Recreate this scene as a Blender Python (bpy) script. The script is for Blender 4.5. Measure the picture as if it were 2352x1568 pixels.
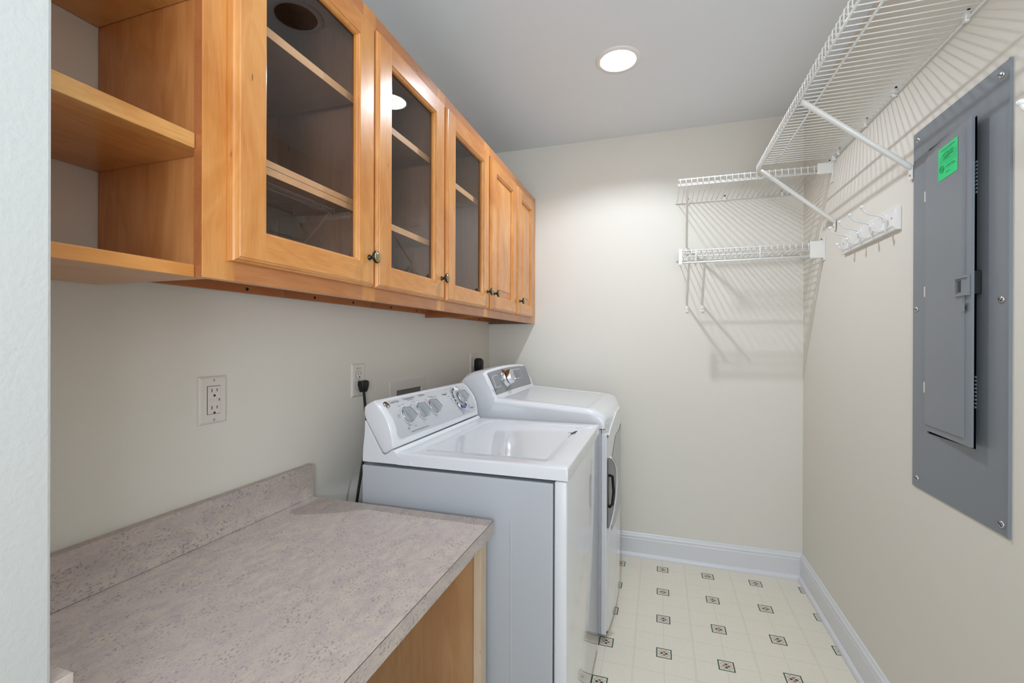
import bpy, bmesh, math, random
from mathutils import Vector, Matrix
random.seed(7)
for o in list(bpy.data.objects): bpy.data.objects.remove(o, do_unlink=True)
S = bpy.context.scene
COL = S.collection
PI = math.pi

# ------------------------------------------------------------------ camera, world, lights, exposure
W, D, H = 1.763, 2.75, 2.45           # right wall x, back wall y, ceiling z (left wall x = 0)
REAR = -3.2                            # rear end of the room, behind the camera
CAN_Y = (1.994, 1.366, 0.74)           # three recessed lights in a row, the middle one is off
CAN_X = 0.87

yaw, pitch, roll = 0.3115, -0.0013, 0.0033
Fv = Vector((-math.sin(yaw)*math.cos(pitch), math.cos(yaw)*math.cos(pitch), math.sin(pitch)))
R0 = Vector((math.cos(yaw), math.sin(yaw), 0)); U0 = R0.cross(Fv)
Rv = R0*math.cos(roll) + U0*math.sin(roll); Uv = Rv.cross(Fv)
cam = bpy.data.objects.new('camera', bpy.data.cameras.new('camera'))
COL.objects.link(cam)
M = Matrix((Rv, Uv, -Fv)).transposed().to_4x4(); M.translation = (1.04, 0, 1.2485)
cam.matrix_world = M
cam.data.sensor_width = 36; cam.data.lens = 36*1047/2352
cam.data.clip_start = 0.02
S.camera = cam

wd = bpy.data.worlds.new('world'); S.world = wd; wd.use_nodes = True
wd.node_tree.nodes['Background'].inputs[0].default_value = (0.95, 0.97, 1.0, 1)
wd.node_tree.nodes['Background'].inputs[1].default_value = 0.5

def area(name, loc, size, power, col, rot=(0,0,0), shape='DISK', sy=None):
    l = bpy.data.lights.new(name, 'AREA'); l.shape = shape; l.size = size
    if sy: l.size_y = sy
    l.energy = power; l.color = col
    o = bpy.data.objects.new(name, l); COL.objects.link(o); o.location = loc; o.rotation_euler = rot
    return o
LAMP_COL = (0.91, 1.02, 1.16)
area('lamp_light', (CAN_X, CAN_Y[0], H+0.030), 0.045, 5.8, LAMP_COL)
area('lamp_light', (CAN_X, CAN_Y[2], H+0.030), 0.045, 0.9, LAMP_COL)
# added unseen fill at the rear doorway, facing into the room
area('rear_fill', (1.05, REAR+0.05, 1.20), 1.3, 4, (0.89, 1.02, 1.16), (PI/2, 0, 0), 'RECTANGLE', 2.2)
# added unseen fill by the right wall behind the camera, lifts the left wall
area('side_fill', (1.70, -0.75, 1.25), 0.9, 7.5, (0.91, 1.02, 1.16), (PI/2, 0, math.radians(52)), 'RECTANGLE', 1.5)
# added unseen fill behind the camera, turned up to brighten the ceiling
area('ceiling_fill', (1.20, -0.90, 1.35), 0.5, 13, (0.91, 1.02, 1.16), (math.radians(180-35), 0, 0), 'DISK')
S.view_settings.view_transform = 'Standard'; S.view_settings.look = 'None'
S.view_settings.exposure = 0.9; S.view_settings.gamma = 1.0
S.view_settings.use_curve_mapping = False

# ------------------------------------------------------------------ material helpers
def srgb(r, g, b):
    f = lambda c: (c/255/12.92) if c/255 <= 0.04045 else ((c/255+0.055)/1.055)**2.4
    return (f(r), f(g), f(b), 1)
def new_mat(name):
    m = bpy.data.materials.new(name); m.use_nodes = True
    nt = m.node_tree; return m, nt, nt.nodes['Principled BSDF']
def simple(name, col, rough=0.5, metal=0.0, coat=0.0, bump=0.0, bscale=200, spec=0.5, var=0.0, vscale=6):
    m, nt, b = new_mat(name)
    b.inputs['Base Color'].default_value = col; b.inputs['Roughness'].default_value = rough
    b.inputs['Metallic'].default_value = metal; b.inputs['Coat Weight'].default_value = coat
    b.inputs['Coat Roughness'].default_value = 0.06; b.inputs['Specular IOR Level'].default_value = spec
    tc = nt.nodes.new('ShaderNodeTexCoord')
    if bump:
        n = nt.nodes.new('ShaderNodeTexNoise'); n.inputs['Scale'].default_value = bscale
        nt.links.new(tc.outputs['Object'], n.inputs['Vector'])
        bp = nt.nodes.new('ShaderNodeBump'); bp.inputs['Strength'].default_value = bump; bp.inputs['Distance'].default_value = 0.002
        nt.links.new(n.outputs[0], bp.inputs['Height']); nt.links.new(bp.outputs[0], b.inputs['Normal'])
    if var:
        n = nt.nodes.new('ShaderNodeTexNoise'); n.inputs['Scale'].default_value = vscale; n.inputs['Detail'].default_value = 4
        nt.links.new(tc.outputs['Object'], n.inputs['Vector'])
        r = nt.nodes.new('ShaderNodeValToRGB')
        r.color_ramp.elements[0].position = 0.3; r.color_ramp.elements[1].position = 0.7
        r.color_ramp.elements[0].color = tuple(c*(1-var) for c in col[:3])+(1,); r.color_ramp.elements[1].color = col
        nt.links.new(n.outputs[0], r.inputs[0]); nt.links.new(r.outputs[0], b.inputs['Base Color'])
    return m
def wood(name, axis, dark, mid, light, rough=0.3, coat=0.35, scale=1.0, figure=0.5):
    """maple: fine fibres stretched along axis, broad soft figure, a few darker specks"""
    m, nt, b = new_mat(name); L = nt.links.new; N = nt.nodes.new
    tc = N('ShaderNodeTexCoord')
    def noise(sc, stretch, det, dist=0.0, off=0):
        mp = N('ShaderNodeMapping'); s = [sc, sc, sc]; s['xyz'.index(axis)] = sc*stretch
        mp.inputs['Scale'].default_value = s; mp.inputs['Location'].default_value = (off, off*1.7, off*.6)
        L(tc.outputs['Object'], mp.inputs['Vector'])
        n = N('ShaderNodeTexNoise'); n.inputs['Scale'].default_value = 1; n.inputs['Detail'].default_value = det
        n.inputs['Distortion'].default_value = dist; L(mp.outputs[0], n.inputs['Vector']); return n
    fine = noise(420*scale, 0.045, 3)
    fig = noise(11*scale, 0.22, 3, 1.3, 3)
    ring = N('ShaderNodeMath'); ring.operation = 'MULTIPLY'; ring.inputs[1].default_value = 34
    L(fig.outputs[0], ring.inputs[0])
    sn = N('ShaderNodeMath'); sn.operation = 'SINE'; L(ring.outputs[0], sn.inputs[0])
    blot = noise(6*scale, 0.6, 4, 0.5, 9)
    a = N('ShaderNodeMath'); a.operation = 'MULTIPLY_ADD'; a.inputs[1].default_value = 0.055*figure*2; L(sn.outputs[0], a.inputs[0]); L(blot.outputs[0], a.inputs[2])
    c = N('ShaderNodeMath'); c.operation = 'MULTIPLY_ADD'; c.inputs[1].default_value = 0.35; L(fine.outputs[0], c.inputs[0]); L(a.outputs[0], c.inputs[2])
    r = N('ShaderNodeValToRGB'); e = r.color_ramp.elements
    e[0].position = 0.42; e[0].color = dark; e[1].position = 0.92; e[1].color = light
    k = r.color_ramp.elements.new(0.66); k.color = mid
    L(c.outputs[0], r.inputs[0])
    sp = noise(60*scale, 0.35, 1, 0.2, 21)
    sr = N('ShaderNodeValToRGB'); sr.color_ramp.elements[0].position = 0.79; sr.color_ramp.elements[1].position = 0.84
    L(sp.outputs[0], sr.inputs[0])
    mx = N('ShaderNodeMix'); mx.data_type = 'RGBA'; mx.inputs[7].default_value = tuple(x*0.45 for x in dark[:3])+(1,)
    L(sr.outputs[0], mx.inputs[0]); L(r.outputs[0], mx.inputs[6]); L(mx.outputs[2], b.inputs['Base Color'])
    b.inputs['Roughness'].default_value = rough; b.inputs['Coat Weight'].default_value = coat; b.inputs['Coat Roughness'].default_value = 0.10
    bp = N('ShaderNodeBump'); bp.inputs['Strength'].default_value = 0.06; bp.inputs['Distance'].default_value = 0.001
    L(fine.outputs[0], bp.inputs['Height']); L(bp.outputs[0], b.inputs['Normal'])
    return m

mt = {}
mt['wall'] = simple('wall_paint', srgb(226, 221, 210), 0.75, bump=0.12, bscale=260, spec=0.3)
mt['ceiling'] = simple('ceiling_paint', srgb(230, 233, 235), 0.85, bump=0.06, bscale=200, spec=0.2)
mt['trim'] = simple('trim_paint', srgb(222, 222, 224), 0.35, coat=0.2)
wd_, wm_, wl_ = srgb(184, 112, 50), srgb(203, 134, 66), srgb(217, 154, 86)
mt['wood_z'] = wood('maple_vertical', 'z', wd_, wm_, wl_)
mt['wood_y'] = wood('maple_horizontal', 'y', wd_, wm_, wl_)
mt['side_z'] = wood('maple_side', 'z', srgb(190, 120, 62), srgb(206, 138, 78), srgb(218, 154, 94), 0.3, 0.3, 0.7, 0.8)
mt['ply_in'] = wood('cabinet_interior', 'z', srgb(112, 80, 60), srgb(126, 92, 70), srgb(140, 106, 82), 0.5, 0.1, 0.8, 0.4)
mt['raw_z'] = wood('light_maple', 'z', srgb(202, 176, 146), srgb(212, 188, 160), srgb(222, 200, 174), 0.5, 0.05, 1.0, 0.3)
mt['desk_z'] = wood('desk_panel_maple', 'z', srgb(176, 130, 88), srgb(190, 144, 100), srgb(202, 158, 114), 0.4, 0.15, 0.8, 0.6)
mt['dark'] = simple('dark_hole', srgb(20, 18, 16), 0.8)
mt['screw_black'] = simple('black_screw', srgb(30, 28, 26), 0.4, 0.6)
mt['rust'] = simple('wood_plug', srgb(120, 84, 60), 0.6)
mt['brass'] = simple('antique_brass', srgb(176, 160, 122), 0.28, 0.9)
mt['knob_dark'] = simple('dark_bronze', srgb(62, 56, 48), 0.3, 0.9)
mt['white_app'] = simple('appliance_white', srgb(226, 227, 230), 0.22, coat=0.8)
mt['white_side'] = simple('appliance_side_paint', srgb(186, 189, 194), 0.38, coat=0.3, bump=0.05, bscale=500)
mt['plate_silver'] = simple('silver_overlay', srgb(196, 198, 200), 0.4, 0.15)
mt['plate_grey'] = simple('grey_overlay', srgb(142, 143, 145), 0.38, 0.25)
mt['knob_grey'] = simple('knob_grey', srgb(168, 170, 172), 0.35, coat=0.2)
mt['chrome'] = simple('chrome', srgb(225, 225, 228), 0.07, 1.0)
mt['ink'] = simple('grey_ink', srgb(104, 106, 110), 0.6)
mt['ink_dark'] = simple('dark_ink', srgb(70, 70, 74), 0.6)
mt['ink_blue'] = simple('blue_ink', srgb(52, 58, 128), 0.6)
mt['ink_red'] = simple('red_ink', srgb(214, 130, 140), 0.6)
mt['ink_white'] = simple('white_ink', srgb(232, 232, 234), 0.5)
mt['seam'] = simple('seam_dark', srgb(60, 60, 62), 0.8)
mt['handle_dark'] = simple('handle_charcoal', srgb(62, 63, 65), 0.3, coat=0.3)
mt['black'] = simple('black_rubber', srgb(9, 9, 9), 0.5)
mt['plastic'] = simple('outlet_plastic', srgb(222, 214, 206), 0.35, coat=0.2)
mt['plastic_dk'] = simple('outlet_slot', srgb(62, 50, 42), 0.7)
mt['wire'] = simple('white_vinyl_wire', srgb(232, 230, 224), 0.35, coat=0.2)
mt['hook'] = simple('white_enamel', srgb(234, 232, 228), 0.22, coat=0.6)
mt['panel'] = simple('panel_grey_paint', srgb(128, 134, 140), 0.42, 0.1, coat=0.15, bump=0.03, bscale=400)
mt['steel'] = simple('screw_steel', srgb(190, 190, 192), 0.25, 1.0)
mt['green'] = simple('green_sticker', srgb(44, 214, 128), 0.7)
mt['green_ink'] = simple('green_ink', srgb(16, 140, 76), 0.7)
mt['splash_edge'] = simple('laminate_edge', srgb(110, 92, 80), 0.5)

def emission(name, col, st):
    m = bpy.data.materials.new(name); m.use_nodes = True; nt = m.node_tree; nt.nodes.clear()
    e = nt.nodes.new('ShaderNodeEmission'); e.inputs[0].default_value = col; e.inputs[1].default_value = st
    o = nt.nodes.new('ShaderNodeOutputMaterial'); nt.links.new(e.outputs[0], o.inputs[0]); return m
mt['bulb'] = emission('lit_bulb', (1, 0.97, 0.92, 1), 12)
mt['bulb_off'] = simple('shaded_bulb', srgb(70, 66, 62), 0.4)  # unlit can: its darkness is put into the bulb and baffle colours
mt['baffle_off'] = simple('shaded_baffle', srgb(40, 36, 34), 0.6)
mt['can_white'] = simple('can_reflector', srgb(235, 232, 226), 0.3)

def glass():
    m = bpy.data.materials.new('cabinet_glass'); m.use_nodes = True; nt = m.node_tree; nt.nodes.clear()
    L = nt.links.new
    t = nt.nodes.new('ShaderNodeBsdfTransparent'); t.inputs[0].default_value = (0.94, 0.935, 0.93, 1)
    g = nt.nodes.new('ShaderNodeBsdfGlossy'); g.inputs['Roughness'].default_value = 0.0
    lw = nt.nodes.new('ShaderNodeLayerWeight'); lw.inputs[0].default_value = 0.5      # facing = 1 - cos, same from both sides
    pw = nt.nodes.new('ShaderNodeMath'); pw.operation = 'POWER'; pw.inputs[1].default_value = 5; L(lw.outputs['Facing'], pw.inputs[0])
    f = nt.nodes.new('ShaderNodeMath'); f.operation = 'MULTIPLY_ADD'; f.inputs[1].default_value = 0.91; f.inputs[2].default_value = 0.085; L(pw.outputs[0], f.inputs[0])
    mx = nt.nodes.new('ShaderNodeMixShader'); o = nt.nodes.new('ShaderNodeOutputMaterial')
    L(f.outputs[0], mx.inputs[0]); L(t.outputs[0], mx.inputs[1]); L(g.outputs[0], mx.inputs[2]); L(mx.outputs[0], o.inputs[0])
    return m
mt['glass'] = glass()

def laminate():
    m, nt, b = new_mat('speckled_laminate'); L = nt.links.new; N = nt.nodes.new
    tc = N('ShaderNodeTexCoord')
    mp = N('ShaderNodeMapping'); mp.inputs['Scale'].default_value = (1.0, 0.55, 1.0); mp.inputs['Rotation'].default_value = (0, 0, 0.5)
    L(tc.outputs['Object'], mp.inputs[0])
    def nz(sc, det, ro=0.5):
        n = N('ShaderNodeTexNoise'); n.inputs['Scale'].default_value = sc; n.inputs['Detail'].default_value = det
        n.inputs['Roughness'].default_value = ro; L(mp.outputs[0], n.inputs[0]); return n
    def ramp(src, a, ca, b_, cb):
        r = N('ShaderNodeValToRGB'); e = r.color_ramp.elements
        e[0].position = a; e[0].color = ca; e[1].position = b_; e[1].color = cb; L(src.outputs[0], r.inputs[0]); return r
    base = ramp(nz(48, 4), 0.38, srgb(182, 170, 165), 0.62, srgb(200, 186, 173))
    tint = ramp(nz(9, 2), 0.4, (0, 0, 0, 1), 0.65, (1, 1, 1, 1))
    mx0 = N('ShaderNodeMix'); mx0.data_type = 'RGBA'; mx0.inputs[7].default_value = srgb(192, 176, 170)
    mu = N('ShaderNodeMath'); mu.operation = 'MULTIPLY'; mu.inputs[1].default_value = 0.5; L(tint.outputs[0], mu.inputs[0])
    L(mu.outputs[0], mx0.inputs[0]); L(base.outputs[0], mx0.inputs[6])
    s1 = ramp(nz(260, 3, 0.65), 0.38, (1, 1, 1, 1), 0.47, (0, 0, 0, 1))
    cl = ramp(nz(30, 3), 0.42, (0.25, 0.25, 0.25, 1), 0.62, (0.9, 0.9, 0.9, 1))
    m2 = N('ShaderNodeMath'); m2.operation = 'MULTIPLY'; L(s1.outputs[0], m2.inputs[0]); L(cl.outputs[0], m2.inputs[1])
    mx1 = N('ShaderNodeMix'); mx1.data_type = 'RGBA'; mx1.inputs[7].default_value = srgb(128, 122, 120)
    L(m2.outputs[0], mx1.inputs[0]); L(mx0.outputs[2], mx1.inputs[6])
    s2 = ramp(nz(240, 2), 0.62, (0, 0, 0, 1), 0.7, (0.5, 0.5, 0.5, 1))
    mx2 = N('ShaderNodeMix'); mx2.data_type = 'RGBA'; mx2.inputs[7].default_value = srgb(206, 192, 184)
    L(s2.outputs[0], mx2.inputs[0]); L(mx1.outputs[2], mx2.inputs[6])
    L(mx2.outputs[2], b.inputs['Base Color']); b.inputs['Roughness'].default_value = 0.45
    return m
mt['laminate'] = laminate()

def vinyl_floor():
    """sheet vinyl: 9 inch repeat, a small framed diamond motif, faint scored lines"""
    m, nt, b = new_mat('vinyl_floor'); L = nt.links.new; N = nt.nodes.new
    def mth(op, a, b_=None, c=None):
        n = N('ShaderNodeMath'); n.operation = op
        for i, v in enumerate((a, b_, c)):
            if v is None: continue
            if isinstance(v, (int, float)): n.inputs[i].default_value = v
            else: L(v, n.inputs[i])
        return n.outputs[0]
    tc = N('ShaderNodeTexCoord'); sx = N('ShaderNodeSeparateXYZ'); L(tc.outputs['Object'], sx.inputs[0])
    PX, PY = 0.2280, 0.2345
    ux = mth('DIVIDE', mth('SUBTRACT', sx.outputs[0], 1.064), PX); uy = mth('DIVIDE', mth('SUBTRACT', sx.outputs[1], 2.627), PY)
    rx = mth('ROUND', ux); ry = mth('ROUND', uy)
    fx = mth('MULTIPLY', mth('SUBTRACT', ux, rx), PX); fy = mth('MULTIPLY', mth('SUBTRACT', uy, ry), PY)
    ax = mth('ABSOLUTE', fx); ay = mth('ABSOLUTE', fy)
    mxy = mth('MAXIMUM', ax, ay)
    HS = 0.0295
    par = mth('MODULO', mth('ABSOLUTE', mth('ADD', rx, ry)), 2.0)      # 0/1 checker of the two colour orders
    p = mth('ADD', fx, fy); q = mth('SUBTRACT', fx, fy)
    Lc = 0.0180
    cp = mth('DIVIDE', p, Lc); cq = mth('DIVIDE', q, Lc)
    ip = mth('FLOOR', cp); iq = mth('FLOOR', cq)
    gp = mth('ABSOLUTE', mth('SUBTRACT', mth('FRACT', cp), 0.5)); gq = mth('ABSOLUTE', mth('SUBTRACT', mth('FRACT', cq), 0.5))
    cell = mth('LESS_THAN', mth('MAXIMUM', gp, gq), 0.40)
    center = mth('MULTIPLY', mth('LESS_THAN', mth('ABSOLUTE', p), Lc), mth('LESS_THAN', mth('ABSOLUTE', q), Lc))
    samesign = mth('ABSOLUTE', mth('SUBTRACT', ip, iq))
    diag = mth('MODULO', samesign, 2.0)
    isgreen = mth('ABSOLUTE', mth('SUBTRACT', diag, par))
    inner = mth('LESS_THAN', mxy, HS*0.76)
    frame = mth('MULTIPLY', mth('LESS_THAN', mxy, HS), mth('GREATER_THAN', mxy, HS*0.85))
    def mix(fac, c1, c2):
        n = N('ShaderNodeMix'); n.data_type = 'RGBA'; L(fac, n.inputs[0])
        for i, v in ((6, c1), (7, c2)):
            if isinstance(v, tuple): n.inputs[i].default_value = v
            else: L(v, n.inputs[i])
        return n.outputs[2]
    nz = N('ShaderNodeTexNoise'); nz.inputs['Scale'].default_value = 160; nz.inputs['Detail'].default_value = 4; L(tc.outputs['Object'], nz.inputs[0])
    n2 = N('ShaderNodeTexNoise'); n2.inputs['Scale'].default_value = 14; n2.inputs['Detail'].default_value = 3; L(tc.outputs['Object'], n2.inputs[0])
    r1 = N('ShaderNodeValToRGB'); e = r1.color_ramp.elements
    e[0].position = 0.3; e[0].color = srgb(230, 222, 205); e[1].position = 0.7; e[1].color = srgb(239, 231, 215); L(nz.outputs[0], r1.inputs[0])
    base = mix(mth('MULTIPLY', n2.outputs[0], 0.25), r1.outputs[0], srgb(222, 216, 198))
    # scored lines: single through motif centres, double midway between columns, single midway between rows
    hx = mth('SUBTRACT', PX/2, ax); hy = mth('SUBTRACT', PY/2, ay)
    def ln(v, w): return mth('LESS_THAN', v, w)
    l1 = ln(ax, 0.0009); l2 = ln(ay, 0.0009); l3 = ln(mth('ABSOLUTE', mth('SUBTRACT', hx, 0.0025)), 0.0008); l4 = ln(hy, 0.0009)
    lines = mth('MULTIPLY', mth('MAXIMUM', mth('MAXIMUM', l1, l2), mth('MAXIMUM', l3, l4)), 0.4)
    c0 = mix(lines, base, srgb(178, 170, 152))
    cream = srgb(226, 222, 208)
    c1 = mix(mth('LESS_THAN', mxy, HS), c0, cream)
    tri = mth('MULTIPLY', mth('MULTIPLY', inner, cell), mth('SUBTRACT', 1.0, center))
    c2 = mix(mth('MULTIPLY', tri, 0.8), c1, srgb(198, 170, 150))
    terr = mix(mth('GREATER_THAN', fx, 0.0), srgb(180, 130, 108), srgb(140, 88, 68))
    dia = mix(isgreen, terr, srgb(40, 72, 60))
    c3 = mix(mth('MULTIPLY', mth('MULTIPLY', center, cell), inner), c2, dia)
    c4 = mix(frame, c3, srgb(40, 76, 64))
    L(c4, b.inputs['Base Color']); b.inputs['Roughness'].default_value = 0.42; b.inputs['Specular IOR Level'].default_value = 0.3
    bp = N('ShaderNodeBump'); bp.inputs['Strength'].default_value = 0.08; bp.inputs['Distance'].default_value = 0.001
    L(nz.outputs[0], bp.inputs['Height']); L(bp.outputs[0], b.inputs['Normal'])
    return m
mt['floor'] = vinyl_floor()

# ------------------------------------------------------------------ mesh helpers (all shapes in world coordinates)
class B:
    def __init__(s): s.bm = bmesh.new()
    def box(s, x0, x1, y0, y1, z0, z1, bev=0.0, seg=2):
        t = bmesh.new(); bmesh.ops.create_cube(t, size=1)
        for v in t.verts: v.co = Vector((x0+(v.co.x+.5)*(x1-x0), y0+(v.co.y+.5)*(y1-y0), z0+(v.co.z+.5)*(z1-z0)))
        if bev: bmesh.ops.bevel(t, geom=t.edges[:], offset=bev, segments=seg, affect='EDGES', profile=0.5, clamp_overlap=True)
        return s.merge(t)
    def merge(s, t, M=None):
        if M is not None: bmesh.ops.transform(t, matrix=M, verts=t.verts)
        me = bpy.data.meshes.new('tmp'); t.to_mesh(me); t.free(); s.bm.from_mesh(me); bpy.data.meshes.remove(me); return s
    def tube(s, pts, r, seg=10, cap=True):
        """round bar through points; r a number or one per point"""
        pts = [Vector(p) for p in pts]; n = len(pts); rr = r if isinstance(r, (list, tuple)) else [r]*n
        rings = []; prev = None
        for i, p in enumerate(pts):
            d = (pts[min(i+1, n-1)]-pts[max(i-1, 0)]).normalized()
            if prev is None:
                u = d.cross(Vector((0, 0, 1)));
                if u.length < 1e-3: u = d.cross(Vector((1, 0, 0)))
            else: u = prev - d*prev.dot(d)
            u.normalize(); prev = u; w = d.cross(u)
            rings.append([s.bm.verts.new(p+(u*math.cos(2*PI*k/seg)+w*math.sin(2*PI*k/seg))*rr[i]) for k in range(seg)])
        for a, b in zip(rings, rings[1:]):
            for k in range(seg): s.bm.faces.new((a[k], a[(k+1) % seg], b[(k+1) % seg], b[k])).smooth = True
        if cap: s.bm.faces.new(rings[0][::-1]); s.bm.faces.new(rings[-1])
        return s
    def lathe(s, c, axis, prof, seg=24):
        """prof: list of (distance along axis, radius)"""
        c = Vector(c); a = Vector(axis).normalized(); u = a.cross(Vector((0, 0, 1)))
        if u.length < 1e-3: u = a.cross(Vector((1, 0, 0)))
        u.normalize(); w = a.cross(u); rings = []
        for h, r in prof:
            if r < 1e-6: rings.append([s.bm.verts.new(c+a*h)])
            else: rings.append([s.bm.verts.new(c+a*h+(u*math.cos(2*PI*k/seg)+w*math.sin(2*PI*k/seg))*r) for k in range(seg)])
        for p, q in zip(rings, rings[1:]):
            for k in range(seg):
                k2 = (k+1) % seg
                if len(p) == 1 and len(q) == 1: continue
                if len(p) == 1: f = s.bm.faces.new((p[0], q[k2], q[k]))
                elif len(q) == 1: f = s.bm.faces.new((p[k], p[k2], q[0]))
                else: f = s.bm.faces.new((p[k], p[k2], q[k2], q[k]))
                f.smooth = True
        return s
    def prism(s, pts, axis, a, b, bev=0.0, seg=2, smooth=False):
        """2D outline pushed along an axis. axis 'y': pts are (x,z); 'x': (y,z); 'z': (x,y)"""
        def P(p, t): return {'y': (p[0], t, p[1]), 'x': (t, p[0], p[1]), 'z': (p[0], p[1], t)}[axis]
        t = bmesh.new()
        A = [t.verts.new(P(p, a)) for p in pts]; Bv = [t.verts.new(P(p, b)) for p in pts]; n = len(pts)
        t.faces.new(A); t.faces.new(Bv[::-1])
        for i in range(n): t.faces.new((A[i], Bv[i], Bv[(i+1) % n], A[(i+1) % n])).smooth = smooth
        bmesh.ops.recalc_face_normals(t, faces=t.faces[:])
        if bev:
            ed = [e for e in t.edges if len(e.link_faces) == 2 and (len(e.link_faces[0].verts) == n or len(e.link_faces[1].verts) == n)]
            bmesh.ops.bevel(t, geom=ed, offset=bev, segments=seg, affect='EDGES', profile=0.5, clamp_overlap=True)
        return s.merge(t)
    def quad(s, *p):
        s.bm.faces.new([s.bm.verts.new(q) for q in p]); return s
    def ball(s, c, r, sc=(1, 1, 1)):
        t = bmesh.new(); bmesh.ops.create_uvsphere(t, u_segments=20, v_segments=12, radius=r)
        for f in t.faces: f.smooth = True
        for v in t.verts: v.co = Vector((v.co.x*sc[0], v.co.y*sc[1], v.co.z*sc[2]))+Vector(c)
        return s.merge(t)
    def text(s, body, o, right, up, size, align='CENTER', off=0.0003, bold=0.0):
        cu = bpy.data.curves.new('t', 'FONT'); cu.body = body; cu.size = size; cu.align_x = align; cu.align_y = 'CENTER'; cu.offset = bold
        ob = bpy.data.objects.new('t', cu); COL.objects.link(ob)
        me = bpy.data.meshes.new_from_object(ob); bpy.data.objects.remove(ob, do_unlink=True); bpy.data.curves.remove(cu)
        r = Vector(right).normalized(); u = Vector(up).normalized(); n = r.cross(u)
        t = bmesh.new(); t.from_mesh(me); bpy.data.meshes.remove(me)
        for v in t.verts: v.co = Vector(o)+r*v.co.x+u*v.co.y+n*off
        return s.merge(t)
def wpos(o):
    p = Vector((0, 0, 0))
    while o: p += o.location; o = o.parent
    return p
def obj(name, b, mat, parent=None, smooth_angle=None, origin=None, label=None):
    """link one mesh object; shapes come in world coordinates"""
    bm = b.bm if isinstance(b, B) else b
    me = bpy.data.meshes.new(name)
    o = bpy.data.objects.new(name, me); COL.objects.link(o)
    base = wpos(parent) if parent else Vector(origin or (0, 0, 0))
    if not parent: o.location = base
    for v in bm.verts: v.co -= base
    bmesh.ops.recalc_face_normals(bm, faces=bm.faces[:])
    bm.to_mesh(me); bm.free()
    for m in (mat if isinstance(mat, (list, tuple)) else [mat]): me.materials.append(mt[m] if isinstance(m, str) else m)
    if smooth_angle:
        for p in me.polygons: p.use_smooth = True
        me.set_sharp_from_angle(angle=math.radians(smooth_angle))
    o.parent = parent
    if label: o['label'] = label
    return o
def thing(name, label, cat, loc, group=None):
    o = bpy.data.objects.new(name, None); COL.objects.link(o); o.location = loc; o.empty_display_size = 0.05
    o['label'] = label; o['category'] = cat
    if group: o['group'] = group
    return o
def tag(o, label, cat, group=None):
    o['label'] = label; o['category'] = cat
    if group: o['group'] = group
    return o
def struct(name, b, mat, parent=None, **k):
    o = obj(name, b, mat, parent, **k)
    if not parent: o['kind'] = 'structure'
    return o
def copy_tree(o, parent=None):
    c = o.copy(); COL.objects.link(c)
    if parent is not None: c.parent = parent
    for ch in list(o.children): copy_tree(ch, c)
    return c

# ------------------------------------------------------------------ room shell
struct('floor', B().box(-0.12, W+0.12, REAR-0.1, D+0.12, -0.06, 0), 'floor')
struct('wall_left', B().box(-0.12, 0, REAR-0.1, D+0.12, 0, H+0.2), 'wall')
rw = B()                                                        # right wall with the opening behind the breaker cover
py0, py1, pz0, pz1 = 1.350, 1.585, 0.985, 1.795
rw.box(W, W+0.12, REAR-0.1, py0, 0, H+0.2).box(W, W+0.12, py1, D+0.12, 0, H+0.2).box(W, W+0.12, py0, py1, 0, pz0).box(W, W+0.12, py0, py1, pz1, H+0.2)
struct('wall_right', rw, 'wall')
struct('wall_back', B().box(0, W, D, D+0.12, 0, H+0.2), 'wall')
dw = B().box(0, 0.40, REAR-0.1, REAR, 0, H+0.2).box(1.70, W, REAR-0.1, REAR, 0, H+0.2).box(0.40, 1.70, REAR-0.1, REAR, 2.08, H+0.2)
struct('wall_rear', dw, 'wall')
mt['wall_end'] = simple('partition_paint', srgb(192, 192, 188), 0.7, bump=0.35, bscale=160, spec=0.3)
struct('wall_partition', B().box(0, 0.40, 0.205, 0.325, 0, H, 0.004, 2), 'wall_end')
cb = bmesh.new()                                               # ceiling with three round holes
def ceil_slab():
    b = B(); hs = 0.16; x0, x1 = CAN_X-hs, CAN_X+hs
    ys = sorted(CAN_Y)
    b.quad((-0.1, REAR-.1, H), (x0, REAR-.1, H), (x0, D+.1, H), (-0.1, D+.1, H))
    b.quad((x1, REAR-.1, H), (W+.1, REAR-.1, H), (W+.1, D+.1, H), (x1, D+.1, H))
    edges = [REAR-.1]
    for y in ys: edges += [y-hs, y+hs]
    edges.append(D+.1)
    for i in range(0, len(edges), 2): b.quad((x0, edges[i], H), (x1, edges[i], H), (x1, edges[i+1], H), (x0, edges[i+1], H))
    for y in ys:
        n = 32; inn = []; out = []
        for k in range(n):
            a = 2*PI*(k+.5)/n; c, s = math.cos(a), math.sin(a); m = hs/max(abs(c), abs(s))
            inn.append(b.bm.verts.new((CAN_X+c*0.079, y+s*0.079, H))); out.append(b.bm.verts.new((CAN_X+c*m, y+s*m, H)))
        for k in range(n): b.bm.faces.new((inn[k], inn[(k+1) % n], out[(k+1) % n], out[k]))
        for sx in (-1, 1):                                      # square corners
            for sy in (-1, 1):
                c = b.bm.verts.new((CAN_X+sx*hs, y+sy*hs, H)); near = sorted(out, key=lambda v: (v.co-c.co).length)[:2]; b.bm.faces.new((c, near[0], near[1]))
    return b
cb.free()
struct('ceiling', ceil_slab(), 'ceiling')
struct('ceiling_deck', B().box(-0.1, W+0.1, REAR-0.1, D+0.1, H+0.19, H+0.22), 'ceiling').name = 'trim_4'

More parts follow.
